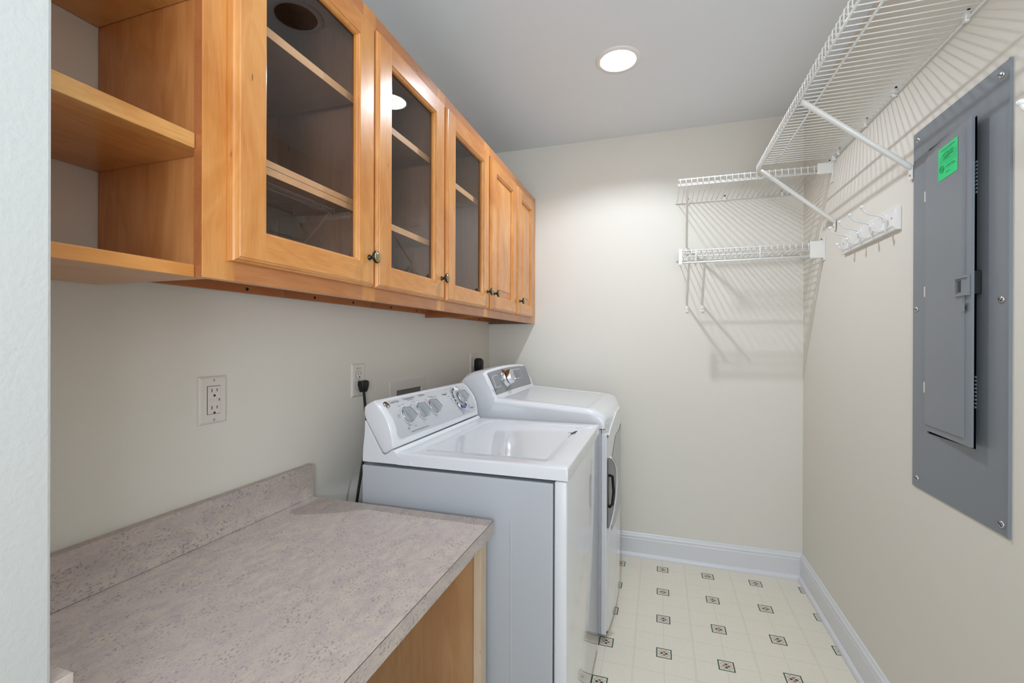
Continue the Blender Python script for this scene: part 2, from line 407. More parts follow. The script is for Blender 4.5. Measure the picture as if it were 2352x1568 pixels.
def baseboard(name, face, a, b_):
    """profile (distance from wall, z): flat board, ogee cap, shoe moulding"""
    prof = [(0, 0), (0.027, 0), (0.0268, 0.010), (0.023, 0.018), (0.017, 0.022), (0.0145, 0.024), (0.0145, 0.104), (0.0125, 0.109), (0.0135, 0.113), (0.0135, 0.118), (0.0105, 0.124), (0.0070, 0.128), (0.0065, 0.133), (0.0025, 0.137), (0, 0.137)]
    if face == 'back': o = B().prism([(D-p, z) for p, z in prof], 'x', a, b_)
    elif face == 'right': o = B().prism([(W-p, z) for p, z in prof], 'y', a, b_)
    else: o = B().prism([(p, z) for p, z in prof], 'y', a, b_)
    return struct(name, o, 'trim')
baseboard('baseboard_back', 'back', 0.0, W)
baseboard('baseboard_right', 'right', REAR, D)
baseboard('baseboard_left', 'left', 0.33, D)

# ------------------------------------------------------------------ recessed ceiling lights
def can_light(y, lit, label):
    t = thing('recessed_light', label, 'ceiling light', (CAN_X, y, H), 'recessed lights in the ceiling')
    obj('trim_ring', B().lathe((CAN_X, y, H), (0, 0, -1), [(-0.004, 0.072), (0.0045, 0.0735), (0.0055, 0.078), (0.0045, 0.090), (0.0, 0.096), (-0.001, 0.096)], 48), 'can_white' if lit else 'trim', t)
    rf = B().lathe((CAN_X, y, H), (0, 0, 1), [(-0.004, 0.0735), (0.03, 0.066), (0.07, 0.058), (0.12, 0.045), (0.12, 0)], 40)
    obj('reflector', rf, 'can_white' if lit else 'baffle_off', t)
    bl = B().lathe((CAN_X, y, H+0.036), (0, 0, 1), [(0, 0), (0.001, 0.02), (0.006, 0.040), (0.015, 0.046), (0.035, 0.040), (0.06, 0.018), (0.075, 0.014)], 32)
    obj('bulb', bl, 'bulb' if lit else 'bulb_off', t)
can_light(CAN_Y[0], True, 'lit round recessed light glowing white in the ceiling over the dryer')
can_light(CAN_Y[1], False, 'unlit dark recessed light, seen mirrored in the first glass cabinet door')
can_light(CAN_Y[2], True, 'lit recessed light in the ceiling nearest the partition, out of frame')

# ------------------------------------------------------------------ wall cabinets
CX0, CXF, CXD = 0.002, 0.305, 0.327    # back, face frame front, door front
CZ0, CZ1 = 1.355, 2.130
def cabinet(y0, y1, shelves, label, left_end=False, stiles=(0.045, 0.045), drop=(0.0, 0.0), rail_z=1.370):
    t = thing('wall_cabinet', label, 'wall cabinet', (0.16, (y0+y1)/2, CZ0), 'wall cabinets in a row on the left wall')
    g = 0.0006; fx0_ = 0.2865
    y0 += g; y1 -= g
    side0 = y0+(0.024 if left_end else 0)
    b = B().box(CX0, 0.286, side0, side0+0.012, CZ0+(0.003 if left_end else drop[0]), CZ1, 0.0006)
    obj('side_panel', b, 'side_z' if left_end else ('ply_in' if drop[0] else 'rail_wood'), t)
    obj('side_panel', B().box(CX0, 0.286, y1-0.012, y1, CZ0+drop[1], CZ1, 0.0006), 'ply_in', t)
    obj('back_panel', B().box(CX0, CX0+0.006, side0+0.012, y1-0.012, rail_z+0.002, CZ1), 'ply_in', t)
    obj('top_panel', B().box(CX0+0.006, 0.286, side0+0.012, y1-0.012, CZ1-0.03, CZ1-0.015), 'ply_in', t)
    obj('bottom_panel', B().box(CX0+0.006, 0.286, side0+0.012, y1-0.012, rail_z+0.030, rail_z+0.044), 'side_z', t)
    if left_end: obj('shaded_edge', B().box(fx0_, CXF-0.0008, y0-0.0006, y0, CZ0+0.0005, CZ1-0.0005), 'rail_wood', t, label='side edge of the face frame, its shade put into the colour')  # unlit return of the stile: shade put into a darker wood strip
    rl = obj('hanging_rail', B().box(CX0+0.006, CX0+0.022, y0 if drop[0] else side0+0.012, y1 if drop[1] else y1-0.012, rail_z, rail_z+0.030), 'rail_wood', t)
    for k in range(2):
        yy = y0+(y1-y0)*(0.28+0.45*k); obj('screw', B().lathe((CX0+0.022, yy, rail_z+0.010), (1, 0, 0), [(0, 0.004), (0.0015, 0.004), (0.002, 0)], 12), 'screw_black', rl)
    fx0 = 0.286
    for ya, yb in ((y0, y0+stiles[0]), (y1-stiles[1], y1)): obj('frame_stile', B().box(fx0, CXF, ya, yb, CZ0, CZ1, 0.0008), 'wood_z', t)
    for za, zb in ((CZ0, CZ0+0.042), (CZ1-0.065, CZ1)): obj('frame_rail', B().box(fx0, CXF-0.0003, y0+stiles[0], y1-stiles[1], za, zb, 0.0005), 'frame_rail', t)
    for za, zb in shelves:
        sh = obj('shelf', B().box(CX0+0.008, 0.2815, side0+0.014, y1-0.040, za+0.0003, zb-0.0003, 0.0005), 'ply_in', t)  # body in dark interior wood: shade of the underside put into the colour
        obj('lit_edge', B().box(0.2816, 0.2832, side0+0.014, y1-0.040, za, zb, 0.0004), 'shelf_wood', sh, label='front edge of the shelf, lit tone put into the colour')
    return t
mt['shelf_wood'] = wood('shelf_maple', 'y', srgb(212, 160, 112), srgb(222, 172, 124), srgb(230, 186, 138), 0.4, 0.2)
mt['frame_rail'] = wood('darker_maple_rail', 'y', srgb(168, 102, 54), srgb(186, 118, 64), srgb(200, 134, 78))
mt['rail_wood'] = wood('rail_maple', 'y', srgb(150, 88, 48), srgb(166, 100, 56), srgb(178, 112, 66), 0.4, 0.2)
def door(t, y0, y1, glass_, knob_side):
    """stile and rail door with an eased outer edge; returns the door part"""
    z0, z1 = 1.390, 2.077; sw = 0.064; rw_ = 0.058
    xb, xf = 0.3055, CXD
    def member(b, ya, yb, za, zb, outer):
        # outer: set of sides ('y0','y1','z0','z1') carrying the routed outer edge
        e = 0.009
        a = [(xb, ya, za), (xb, yb, za), (xb, yb, zb), (xb, ya, zb)]
        n = {'y0': e if 'y0' in outer else 0, 'y1': e if 'y1' in outer else 0, 'z0': e if 'z0' in outer else 0, 'z1': e if 'z1' in outer else 0}
        lv = [(xb, 0), (xf-0.009, 0), (xf-0.006, 0.28), (xf-0.0025, 0.5), (xf-0.0018, 0.85), (xf, 1.0)]
        rings = []
        for x, k in lv:
            rings.append([b.bm.verts.new(c) for c in ((x, ya+n['y0']*k, za+n['z0']*k), (x, yb-n['y1']*k, za+n['z0']*k), (x, yb-n['y1']*k, zb-n['z1']*k), (x, ya+n['y0']*k, zb-n['z1']*k))])
        for p, q in zip(rings, rings[1:]):
            for i in range(4): b.bm.faces.new((p[i], p[(i+1) % 4], q[(i+1) % 4], q[i]))
        b.bm.faces.new(rings[-1]); b.bm.faces.new(rings[0][::-1])
    sb = B(); member(sb, y0, y0+sw, z0, z1, ('y0', 'z0', 'z1')); member(sb, y1-sw, y1, z0, z1, ('y1', 'z0', 'z1'))
    ns = len(sb.bm.faces); member(sb, y0+sw, y1-sw, z0, z0+rw_, ('z0',)); member(sb, y0+sw, y1-sw, z1-rw_, z1, ('z1',))
    sb.bm.faces.ensure_lookup_table()
    for f_ in sb.bm.faces[ns:]: f_.material_index = 1
    bmesh.ops.remove_doubles(sb.bm, verts=sb.bm.verts[:], dist=1e-5)
    d = obj('door', sb, ['wood_z', 'wood_y'], t)
    # inner bead around the opening
    iy0, iy1, iz0, iz1 = y0+sw, y1-sw, z0+rw_, z1-rw_
    bb = B(); w = 0.007
    lv = [(xf-0.0015, 0), (xf-0.004, 0.35), (xf-0.0045, 0.7), (xf-0.009, 1.0), (xf-0.016, 1.0)]
    rings = [[bb.bm.verts.new((x, a, c)) for a, c in ((iy0+w*k, iz0+w*k), (iy1-w*k, iz0+w*k), (iy1-w*k, iz1-w*k), (iy0+w*k, iz1-w*k))] for x, k in lv]
    for p, q in zip(rings, rings[1:]):
        for i in range(4): bb.bm.faces.new((p[i], p[(i+1) % 4], q[(i+1) % 4], q[i]))
    obj('bead', bb, 'wood_z', d)
    if glass_:
        obj('glass_pane', B().quad((xf-0.0145, iy0+0.002, iz0+0.002), (xf-0.0145, iy1-0.002, iz0+0.002), (xf-0.0145, iy1-0.002, iz1-0.002), (xf-0.0145, iy0+0.002, iz1-0.002)), 'glass', d)
    else:
        pb = B(); lv = [(xf-0.014, 0.002), (xf-0.013, 0.008), (xf-0.006, 0.040), (xf-0.0035, 0.041)]
        rings = [[pb.bm.verts.new((x, a, c)) for a, c in ((iy0+k, iz0+k), (iy1-k, iz0+k), (iy1-k, iz1-k), (iy0+k, iz1-k))] for x, k in lv]
        for p, q in zip(rings, rings[1:]):
            for i in range(4): pb.bm.faces.new((p[i], p[(i+1) % 4], q[(i+1) % 4], q[i]))
        pb.bm.faces.new(rings[-1])
        obj('raised_panel', pb, 'wood_z', d)
    ky = y1-0.026 if knob_side > 0 else y0+0.030
    kz = 1.463
    obj('knob_stem', B().lathe((xf, ky, kz), (1, 0, 0), [(0, 0.0075), (0.002, 0.0075), (0.004, 0.0045), (0.015, 0.0045), (0.018, 0.008)], 20), 'knob_dark', d)
    kb = B().lathe((xf+0.016, ky, kz), (1, 0, 0), [(0, 0.006), (0.002, 0.0145), (0.0045, 0.0165), (0.007, 0.0160), (0.008, 0.0135), (0.0085, 0.0125), (0.0095, 0.012), (0.0115, 0.009), (0.0125, 0.005), (0.013, 0)], 32)
    o = obj('knob', kb, ['knob_dark', 'brass'], d)
    for p in o.data.polygons:
        if (p.center.x+wpos(d).x) > xf+0.0245: p.material_index = 1
    return d
S2 = [(1.588, 1.616), (1.862, 1.882)]
ca = cabinet(0.572, 1.041, [(1.584, 1.599), (1.600, 1.614), (1.864, 1.883)], 'glass-door wall cabinet next to the open shelves, dark interior with doubled lower shelf', True, (0.062, 0.028), (0, 0.055))
door(ca, 0.619, 1.035, True, 1)
cbn = cabinet(1.041, 1.457, [(1.576, 1.595), (1.862, 1.882)], 'glass-door wall cabinet reflecting the lit ceiling lamp, two shelves inside', False, (0.025, 0.03), (0.055, 0.055))
door(cbn, 1.047, 1.447, True, 1)
cc = cabinet(1.457, 1.902, [(1.842, 1.864)], 'glass-door wall cabinet between another glass one and the solid-door cabinet', False, (0.03, 0.03), (0.055, 0.055), 1.370)
door(cc, 1.468, 1.886, True, 1)
cd = cabinet(1.902, 2.749, [(1.70, 1.718)], 'solid-door wall cabinet with two raised panels, against the back wall', False, (0.035, 0.10), (0, 0), 1.366)
door(cd, 1.916, 2.296, False, -1)
door(cd, 2.319, 2.650, False, -1)
cd2 = [c for c in cd.children if c.name.startswith('face_frame')]

# open end shelves between the partition and the first cabinet
t = thing('open_shelf_unit', 'open maple end shelves between the white partition edge and first cabinet', 'shelf', (0.15, 0.46, CZ0), None)
obj('side_panel', B().box(CX0, 0.29, 0.327, 0.339, CZ0, CZ1, 0.0006), 'side_z', t)
def open_shelf(za, zb, m):
    b = B().prism([(CX0, 0.340), (0.290, 0.340), (0.290, 0.5705), (0.2855, 0.5705), (0.2855, 0.5955), (CX0, 0.5955)], 'z', za, zb, 0.0008)
    obj('shelf', b, m, t)
open_shelf(1.355, 1.376, 'wood_y')
mt['wood_y2'] = wood('maple_shelf_edge', 'y', srgb(192, 130, 66), srgb(214, 158, 92), srgb(226, 176, 110), 0.3, 0.3)
open_shelf(1.573, 1.599, 'wood_y2'); open_shelf(1.853, 1.876, 'wood_y2')
obj('top_panel', B().box(CX0, 0.290, 0.340, 0.5705, CZ1-0.02, CZ1), 'wood_y', t)

# ------------------------------------------------------------------ desk-height counter
t = thing('desk_cabinet', 'light maple desk support with end panel under the laminate countertop', 'cabinet', (0.3, 0.75, 0))
obj('end_panel', B().box(0.03, 0.578, 1.122, 1.136, 0, 0.7255, 0.0005), 'desk_z', t)
obj('stile', B().box(0.578, 0.598, 1.112, 1.152, 0, 0.7255, 0.001), 'raw_z', t, label='pale unstained maple stile')
obj('apron', B().box(0.03, 0.05, 0.33, 1.12, 0.62, 0.7255), 'desk_z', t)
obj('end_panel', B().box(0.03, 0.578, 0.345, 0.359, 0, 0.7255, 0.0005), 'desk_z', t)
t = thing('countertop', 'pinkish-grey speckled laminate countertop at desk height under the wall cabinets', 'countertop', (0.3, 0.75, 0.727))
obj('slab', B().box(0.0015, 0.6175, 0.3265, 1.155, 0.727, 0.765, 0.0012), 'laminate', t)
obj('backsplash', B().box(0.0015, 0.024, 0.3460, 1.157, 0.7655, 0.865, 0.001), 'laminate', t)
obj('side_splash', B().box(0.0015, 0.399, 0.3265, 0.3455, 0.7655, 0.865, 0.001), 'laminate', t)
obj('edge_line', B().box(0.618, 0.6184, 0.33, 1.154, 0.7632, 0.7646), 'splash_edge', t)

# ------------------------------------------------------------------ washer
WY0, WY1 = 1.187, 1.857
t = thing('washing_machine', 'white top-loading washing machine beside the counter, three grey knobs and a dial', 'washing machine', (0.5, 1.52, 0))
WM = t
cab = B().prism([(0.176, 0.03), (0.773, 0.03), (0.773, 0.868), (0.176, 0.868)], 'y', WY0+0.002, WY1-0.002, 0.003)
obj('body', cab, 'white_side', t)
em = B().box(0.6535, 0.6580, WY0+0.0006, WY0+0.004, 0.06, 0.757, 0.0012)
obj('side_emboss', em, 'white_side', t)
obj('front_panel', B().box(0.7765, 0.811, WY0+0.001, WY1-0.001, 0.03, 0.8755, 0.006, 3), 'white_app', t, 40)
for xx in (0.22, 0.75):
    for yy in (WY0+0.05, WY1-0.05): obj('foot', B().lathe((xx, yy, 0), (0, 0, 1), [(0, 0), (0, 0.02), (0.012, 0.02), (0.014, 0.008), (0.03, 0.008)], 16), 'black', t)
# deck with a recessed lid
lx0, lx1, ly0, ly1 = 0.369, 0.742, 1.258, 1.765
zt = 0.914
top = bmesh.new()
def dense(a, b, n): return [a+(b-a)*i/n for i in range(n+1)]
RE = 0.007
xs = [0.300, 0.3135, 0.316, 0.319]+[0.345, lx0-0.0035, lx0-0.0015, lx0, lx0+0.002]+dense(0.40, 0.70, 4)+[lx1-0.002, lx1, lx1+0.0015, lx1+0.0035, 0.770]+[0.8135-RE, 0.8135-RE*.55, 0.8135-RE*.25, 0.8135-RE*.07, 0.8135]
ys = [WY0, WY0+RE*.07, WY0+RE*.25, WY0+RE*.55, WY0+RE, 1.22]+[ly0-0.0035, ly0-0.0015, ly0, ly0+0.002]+dense(1.32, 1.70, 4)+[ly1-0.002, ly1, ly1+0.0015, ly1+0.0035, 1.81]+[WY1-RE, WY1-RE*.55, WY1-RE*.25, WY1-RE*.07, WY1]
def deck_z(x, y):
    z = zt
    for e in (0.8135-x, y-WY0, WY1-y):
        if e < RE: z -= RE*(1-math.sqrt(max(0, 1-(1-e/RE)**2)))
    if lx0-1e-5 <= x <= lx1+1e-5 and ly0-1e-5 <= y <= ly1+1e-5: z -= 0.006
    elif lx0-0.002 <= x <= lx1+0.002 and ly0-0.002 <= y <= ly1+0.002: z -= 0.0012
    return z
g = [[top.verts.new((x, y, deck_z(x, y))) for y in ys] for x in xs]
for i in range(len(xs)-1):
    for j in range(len(ys)-1): top.faces.new((g[i][j], g[i+1][j], g[i+1][j+1], g[i][j+1]))
r = bmesh.ops.extrude_edge_only(top, edges=[e for e in top.edges if e.is_boundary])
for v in [q for q in r['geom'] if isinstance(q, bmesh.types.BMVert)]: v.co.z = 0.8785
bmesh.ops.contextual_create(top, geom=[e for e in top.edges if e.is_boundary])
dk = top
obj('deck', dk, 'white_app', t, 35)
lid = bmesh.new(); n = 14
gv = []
for i in range(n+1):
    row = []
    for j in range(n+1):
        a, b_ = i/n, j/n
        x = lx0+0.005+(lx1-lx0-0.010)*a; y = ly0+0.005+(ly1-ly0-0.010)*b_
        z = zt-0.0015-0.0035*math.sin(PI*a)**0.6*math.sin(PI*b_)**0.6
        row.append(lid.verts.new((x, y, z)))
    gv.append(row)
for i in range(n):
    for j in range(n): lid.faces.new((gv[i][j], gv[i+1][j], gv[i+1][j+1], gv[i][j+1])).smooth = True
be = [e for e in lid.edges if e.is_boundary]
r = bmesh.ops.extrude_edge_only(lid, edges=be)
for v in [e for e in r['geom'] if isinstance(e, bmesh.types.BMVert)]: v.co.z = zt-0.006
ld = obj('lid', lid, 'white_app', t, 40)
hb = B().prism([(0.724, 1.655), (0.752, 1.655), (0.772, 1.668), (0.776, 1.705), (0.770, 1.735), (0.735, 1.735), (0.730, 1.70)], 'z', zt-0.0005, zt+0.0010, 0.0006)
hd = obj('lid_handle', hb, 'white_app', ld)
obj('finger_gap', B().prism([(0.742, 1.628), (0.750, 1.640), (0.756, 1.672), (0.750, 1.684), (0.744, 1.665)], 'z', zt-0.001, zt+0.0016), 'seam', hd)
# rear console: lower collar and the tilted control housing
col_ = [(0.179, 0.8795), (0.181, 0.92), (0.186, 0.958), (0.188, 1.004), (0.190, 1.004), (0.247, 0.909), (0.258, 0.905), (0.283, 0.921), (0.289, 0.921), (0.300, 0.910), (0.314, 0.902), (0.330, 0.899), (0.345, 0.894), (0.350, 0.8795)]
def smooth_poly(p, it=1, keep=()):
    for _ in range(it):
        q = []
        for i in range(len(p)):
            a, b = Vector(p[i]), Vector(p[(i+1) % len(p)])
            q += [tuple(a*.78+b*.22), tuple(a*.22+b*.78)]
        p = q
    return p
obj('console_collar', B().prism(col_, 'y', WY0-0.0012, WY1+0.0008, 0.002, 2), 'white_app', t)
HP = [(0.1895, 1.0055), (0.183, 1.020), (0.183, 1.044), (0.191, 1.053), (0.2165, 1.0655), (0.221, 1.0645), (0.243, 1.042), (0.258, 1.024), (0.270, 1.006), (0.280, 0.980), (0.286, 0.950), (0.2885, 0.928), (0.284, 0.9235), (0.259, 0.9075), (0.248, 0.9115)]
obj('console_housing', B().prism(HP, 'y', WY0-0.0008, WY1+0.0004, 0.007, 3), 'white_app', t, 32)
FC = [Vector(p) for p in HP[5:12]]
def face_pt(FCv, s, off=0.0):
    d = [0]
    for a, b in zip(FCv, FCv[1:]): d.append(d[-1]+(b-a).length)
    L_ = s*d[-1]
    i = 0
    while i < len(d)-2 and L_ > d[i+1]: i += 1
    k = (L_-d[i])/(d[i+1]-d[i]); p = FCv[i].lerp(FCv[i+1], k)
    s0 = max(0, s-0.12); s1 = min(1, s+0.12)
    def pp(q):
        L2 = q*d[-1]; j = 0
        while j < len(d)-2 and L2 > d[j+1]: j += 1
        return FCv[j].lerp(FCv[j+1], (L2-d[j])/(d[j+1]-d[j]))
    tg = (pp(s1)-pp(s0)).normalized(); nr = Vector((-tg.y, tg.x))
    if nr.x < 0: nr = -nr
    p = p+nr*off
    return p, tg, nr
def overlay(name, FCv, y0, y1, s0, s1, rad, mat, parent, off=0.0008, shear=0.0, holes=None):
    """thin plate that follows the curved face; rounded corners (rad in s units and metres)"""
    b = B(); rows = 26; rs, ry = rad; R_ = []
    for i in range(rows+1):
        u = i/rows; u = 0.5-0.5*math.cos(PI*u); s = s0+(s1-s0)*u
        ins = 0
        for lim in (s-s0, s1-s):
            if lim < rs: k = 1-lim/rs; ins = max(ins, ry*(1-math.sqrt(max(0, 1-k*k))))
        p, tg, nr = face_pt(FCv, s, off)
        sh = shear*(s-0.5)
        R_.append((b.bm.verts.new((p.x, y0+ins+sh, p.y)), b.bm.verts.new((p.x, y1-ins+sh*0, p.y))))
    for a, c in zip(R_, R_[1:]): b.bm.faces.new((a[0], a[1], c[1], c[0]))
    return obj(name, b, mat, parent, 60)
hs_ = [c for c in WM.children if c.name.startswith('console_housing')][0]
overlay('control_panel', FC, 1.210, 1.838, 0.03, 0.90, (0.12, 0.025), 'ink_white', WM, 0.0006)
overlay('control_panel_overlay', FC, 1.2135, 1.8345, 0.045, 0.885, (0.12, 0.024), 'plate_silver', WM, 0.0010)
def face_frame_at(FCv, s, off=0.0):
    p, tg, nr = face_pt(FCv, s, off)
    return p, Vector((-tg.x, 0, -tg.y)), Vector((nr.x, 0, nr.y))
def ftext(b, FCv, body, y, s, size, align='CENTER', off=0.0016, bold=0):
    p, up, nr = face_frame_at(FCv, s, 0)
    b.text(body, (p.x, y, p.y), (0, 1, 0), up, size, align, off, bold)
def disc_on(b, FCv, y, s, prof, seg=32):
    p, up, nr = face_frame_at(FCv, s, 0); b.lathe((p.x, y, p.y), nr, prof, seg)
def ring_flat(b, FCv, y, s, r0, r1, a0=0, a1=360, off=0.0014, stp=5, flip=1):
    p, up, nr = face_frame_at(FCv, s, 0); c = Vector((p.x, y, p.y))+nr*off; rt = Vector((0, 1, 0))
    n_ = max(2, int(abs(a1-a0)/stp)); vs = []
    for k in range(n_+1):
        a = math.radians(a0+(a1-a0)*k/n_); d = rt*math.cos(a)+up*math.sin(a)
        vs.append((b.bm.verts.new(c+d*r0), b.bm.verts.new(c+d*r1)))
    for a, c_ in zip(vs, vs[1:]): b.bm.faces.new((a[0], a[1], c_[1], c_[0]))
def wash_knob(y, s, r, name, parent):
    p, up, nr = face_frame_at(FC, s, 0); c = Vector((p.x, y, p.y))
    k = obj(name, B().lathe(c, nr, [(0.001, r*1.0), (0.008, r*0.97), (0.010, r*0.93), (0.010, 0)], 36), 'knob_grey', parent, 40)
    obj('chrome_ring', B().lathe(c, nr, [(0.0015, r*1.08), (0.0035, r*1.08), (0.0045, r*1.0), (0.0015, r*1.0)], 36), 'chrome', k)
    # raised finger grip across the knob
    t_ = bmesh.new(); bmesh.ops.create_cube(t_, size=1)
    rt = Vector((0, 1, 0)); ang = math.radians(-30)
    ax = (up*math.cos(ang)+rt*math.sin(ang)); bx = nr.cross(ax)
    for v in t_.verts:
        w = 0.15 if v.co.z > 0 else 0.25; ln = 0.68 if v.co.z > 0 else 0.97
        hz = 0.024 if v.co.z > 0 else 0.009
        v.co = c+ax*(v.co.y*2*r*ln)+bx*(v.co.x*2*r*w)+nr*hz
    bmesh.ops.bevel(t_, geom=t_.edges[:], offset=0.009, segments=5, affect='EDGES', clamp_overlap=True)
    g_ = B(); g_.merge(t_); obj('grip', g_, 'knob_grey', k, 50)
KN = [(1.298, 0.46), (1.392, 0.45), (1.480, 0.44)]
for y, s in KN:
    halo = B(); ring_flat(halo, FC, y, s, 0.0295, 0.0325, 0, 360); obj('knob_halo', halo, 'ink_white', WM)
halo = B(); ring_flat(halo, FC, 1.706, 0.42, 0.0, 0.052, 0, 360, 0.0012); obj('knob_halo', halo, 'ink_white', WM)
for y, s in KN: wash_knob(y, s, 0.0235, 'knob', WM)
dk_ = B()
for a0, a1 in ((95, 112), (116, 130), (134, 148), (152, 176), (180, 196), (200, 212)): ring_flat(dk_, FC, 1.706, 0.42, 0.038, 0.050, a0, a1, 0.0016)
obj('dial_scale', dk_, 'ink_dark', WM)
db = B()
for a0, a1 in ((232, 258), (262, 274), (278, 290), (294, 318)): ring_flat(db, FC, 1.706, 0.42, 0.035, 0.050, a0, a1, 0.0016)
obj('dial_scale', db, 'ink_blue', WM, label='blue part of the cycle scale')
sk = B(); disc_on(sk, FC, 1.706, 0.42, [(0.001, 0.034), (0.004, 0.034), (0.006, 0.031), (0.006, 0)], 40)
dskirt = obj('dial_skirt', sk, 'knob_grey', WM, 40)
p_, up_, nr_ = face_frame_at(FC, 0.42, 0)
dd = B().lathe(Vector((p_.x, 1.706, p_.y)), nr_, [(0.006, 0.016), (0.012, 0.016), (0.012, 0.024), (0.014, 0.0255), (0.020, 0.0245), (0.024, 0.018), (0.024, 0)], 36)
dn = obj('dial', dd, 'knob_grey', WM, 40)
obj('chrome_ring', B().lathe(Vector((p_.x, 1.706, p_.y)), nr_, [(0.0115, 0.0262), (0.0145, 0.0268), (0.0155, 0.0255)], 36), 'chrome', dn)
t_ = bmesh.new(); bmesh.ops.create_cube(t_, size=1)
ang = math.radians(-28); rt = Vector((0, 1, 0)); ax = up_*math.cos(ang)+rt*math.sin(ang); bx = nr_.cross(ax)
for v in t_.verts:
    w = 0.010 if v.co.z > 0 else 0.016; ln = 0.026 if v.co.z > 0 else 0.046
    v.co = Vector((p_.x, 1.706, p_.y))+ax*(v.co.y*ln)+bx*(v.co.x*w)+nr_*(0.037 if v.co.z > 0 else 0.022)
bmesh.ops.bevel(t_, geom=t_.edges[:], offset=0.004, segments=3, affect='EDGES', clamp_overlap=True)
g_ = B(); g_.merge(t_); obj('grip', g_, 'knob_grey', dn, 50)
rd = B(); ring_flat(rd, FC, 1.480, 0.44, 0.0240, 0.0292, 62, 128, 0.0015)
obj('warning_arc', rd, 'ink_red', WM)
# round maker's badge: chrome disc, ring and monogram
bd = B(); disc_on(bd, FC, 1.2245, 0.15, [(0.0008, 0.0135), (0.0025, 0.013), (0.0032, 0.0115), (0.0032, 0)], 36)
bg = obj('badge', bd, 'chrome', WM, 40)
bt = B(); ring_flat(bt, FC, 1.2245, 0.15, 0.0100, 0.0108, 0, 360, 0.0036); ftext(bt, FC, 'GE', 1.2245, 0.15, 0.0125, off=0.0037, bold=0.0002)
for a in (45, 135, 225, 315): ring_flat(bt, FC, 1.2245, 0.15, 0.0083, 0.0098, a-22, a+12, 0.0036)
obj('monogram', bt, 'ink_dark', bg)
tx = B()
ftext(tx, FC, 'Load Size', 1.273, 0.115, 0.0135)
ftext(tx, FC, 'Temperature', 1.362, 0.105, 0.0135); ftext(tx, FC, 'All Cold Rinses', 1.366, 0.155, 0.0055)
ftext(tx, FC, 'Options', 1.450, 0.100, 0.0130)
ftext(tx, FC, 'Whites', 1.606, 0.23, 0.0115, bold=0.0002); ftext(tx, FC, 'Colors', 1.792, 0.76, 0.0110, bold=0.0002)
ftext(tx, FC, 'Permanent', 1.738, 0.085, 0.0085); ftext(tx, FC, 'Press', 1.750, 0.135, 0.0085)
for y, s, w in ((1.281, 0.235, 'Small'), (1.306, 0.225, 'Med'), (1.249, 0.42, 'Large'), (1.247, 0.46, 'Ex Lg'), (1.283, 0.74, 'Super'), (1.325, 0.73, 'Reset'),
                (1.373, 0.215, 'Warm'), (1.352, 0.27, 'Hot'), (1.402, 0.235, 'Cold'), (1.431, 0.60, 'Tap'), (1.452, 0.25, 'Off'), (1.500, 0.19, 'Extra Rinse'), (1.512, 0.225, '2nd Rinse Fabric Soft'), (1.519, 0.57, 'On'),
                (1.641, 0.13, 'Soak'), (1.664, 0.10, 'Pre'), (1.700, 0.085, 'Off'), (1.628, 0.20, 'Heavy'), (1.628, 0.31, 'Normal'), (1.636, 0.39, 'Light'), (1.640, 0.45, 'Ex Lt'), (1.648, 0.52, 'Off'),
                (1.762, 0.62, 'Off'), (1.768, 0.68, 'Heavy'), (1.766, 0.73, 'Normal'), (1.760, 0.80, 'Light'), (1.735, 0.82, 'Quick'), (1.702, 0.83, 'Rinse'), (1.782, 0.22, 'Casual'), (1.795, 0.27, 'Delicates')):
    ftext(tx, FC, w, y, s, 0.0062)
ftext(tx, FC, 'HEAVY DUTY  EXTRA LARGE CAPACITY PLUS', 1.352, 0.825, 0.0056, bold=0.0001)
obj('panel_lettering', tx, 'ink', WM)

# ------------------------------------------------------------------ dryer
DY0, DY1 = 1.930, 2.612; yc = (DY0+DY1)/2
t = thing('clothes_dryer', 'white front-loading clothes dryer in the back corner with grey control panel', 'dryer', (0.5, yc, 0)); DR = t
def bow(y, x0=0.828, b_=0.026): return x0+b_*(1-((y-yc)/(DY1-yc))**2)
bp_ = B().prism([(0.172, 0.02), (0.812, 0.02), (0.812, 0.878), (0.172, 0.878)], 'y', DY0+0.003, DY1-0.003, 0.003)
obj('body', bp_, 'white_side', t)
NB = 22
def bow_solid(name, x0, b_, xin, ya, yb, zlo, zhi, mat, parent, bev=0.004, ang=40):
    """solid whose front follows the bowed plan; zlo/zhi may be functions of y"""
    bm = bmesh.new(); F_, K_ = [], []
    for i in range(NB+1):
        y = ya+(yb-ya)*i/NB; zl = zlo(y) if callable(zlo) else zlo; zh = zhi(y) if callable(zhi) else zhi
        e = min(y-ya, yb-y); rnd = 0.010*max(0, 1-e/0.02)**2
        x = bow(y, x0, b_)-rnd
        F_.append((bm.verts.new((x, y, zl)), bm.verts.new((x, y, zh)))); K_.append((bm.verts.new((xin, y, zl)), bm.verts.new((xin, y, zh))))
    for i in range(NB):
        bm.faces.new((F_[i][0], F_[i+1][0], F_[i+1][1], F_[i][1])); bm.faces.new((K_[i][0], K_[i][1], K_[i+1][1], K_[i+1][0]))
        bm.faces.new((F_[i][1], F_[i+1][1], K_[i+1][1], K_[i][1])); bm.faces.new((F_[i][0], K_[i][0], K_[i+1][0], F_[i+1][0]))
    for i in (0, NB): bm.faces.new((F_[i][0], F_[i][1], K_[i][1], K_[i][0]))
    bmesh.ops.recalc_face_normals(bm, faces=bm.faces[:])
    if bev:
        ed = [e for e in bm.edges if e.calc_face_angle(0) > 0.9]
        bmesh.ops.bevel(bm, geom=ed, offset=bev, segments=3, affect='EDGES', clamp_overlap=True)
    return obj(name, bm, mat, parent, ang)
obj('front_frame', B().box(0.812, 0.835, DY0+0.001, DY1-0.001, 0.02, 0.862, 0.004), 'white_app', t)
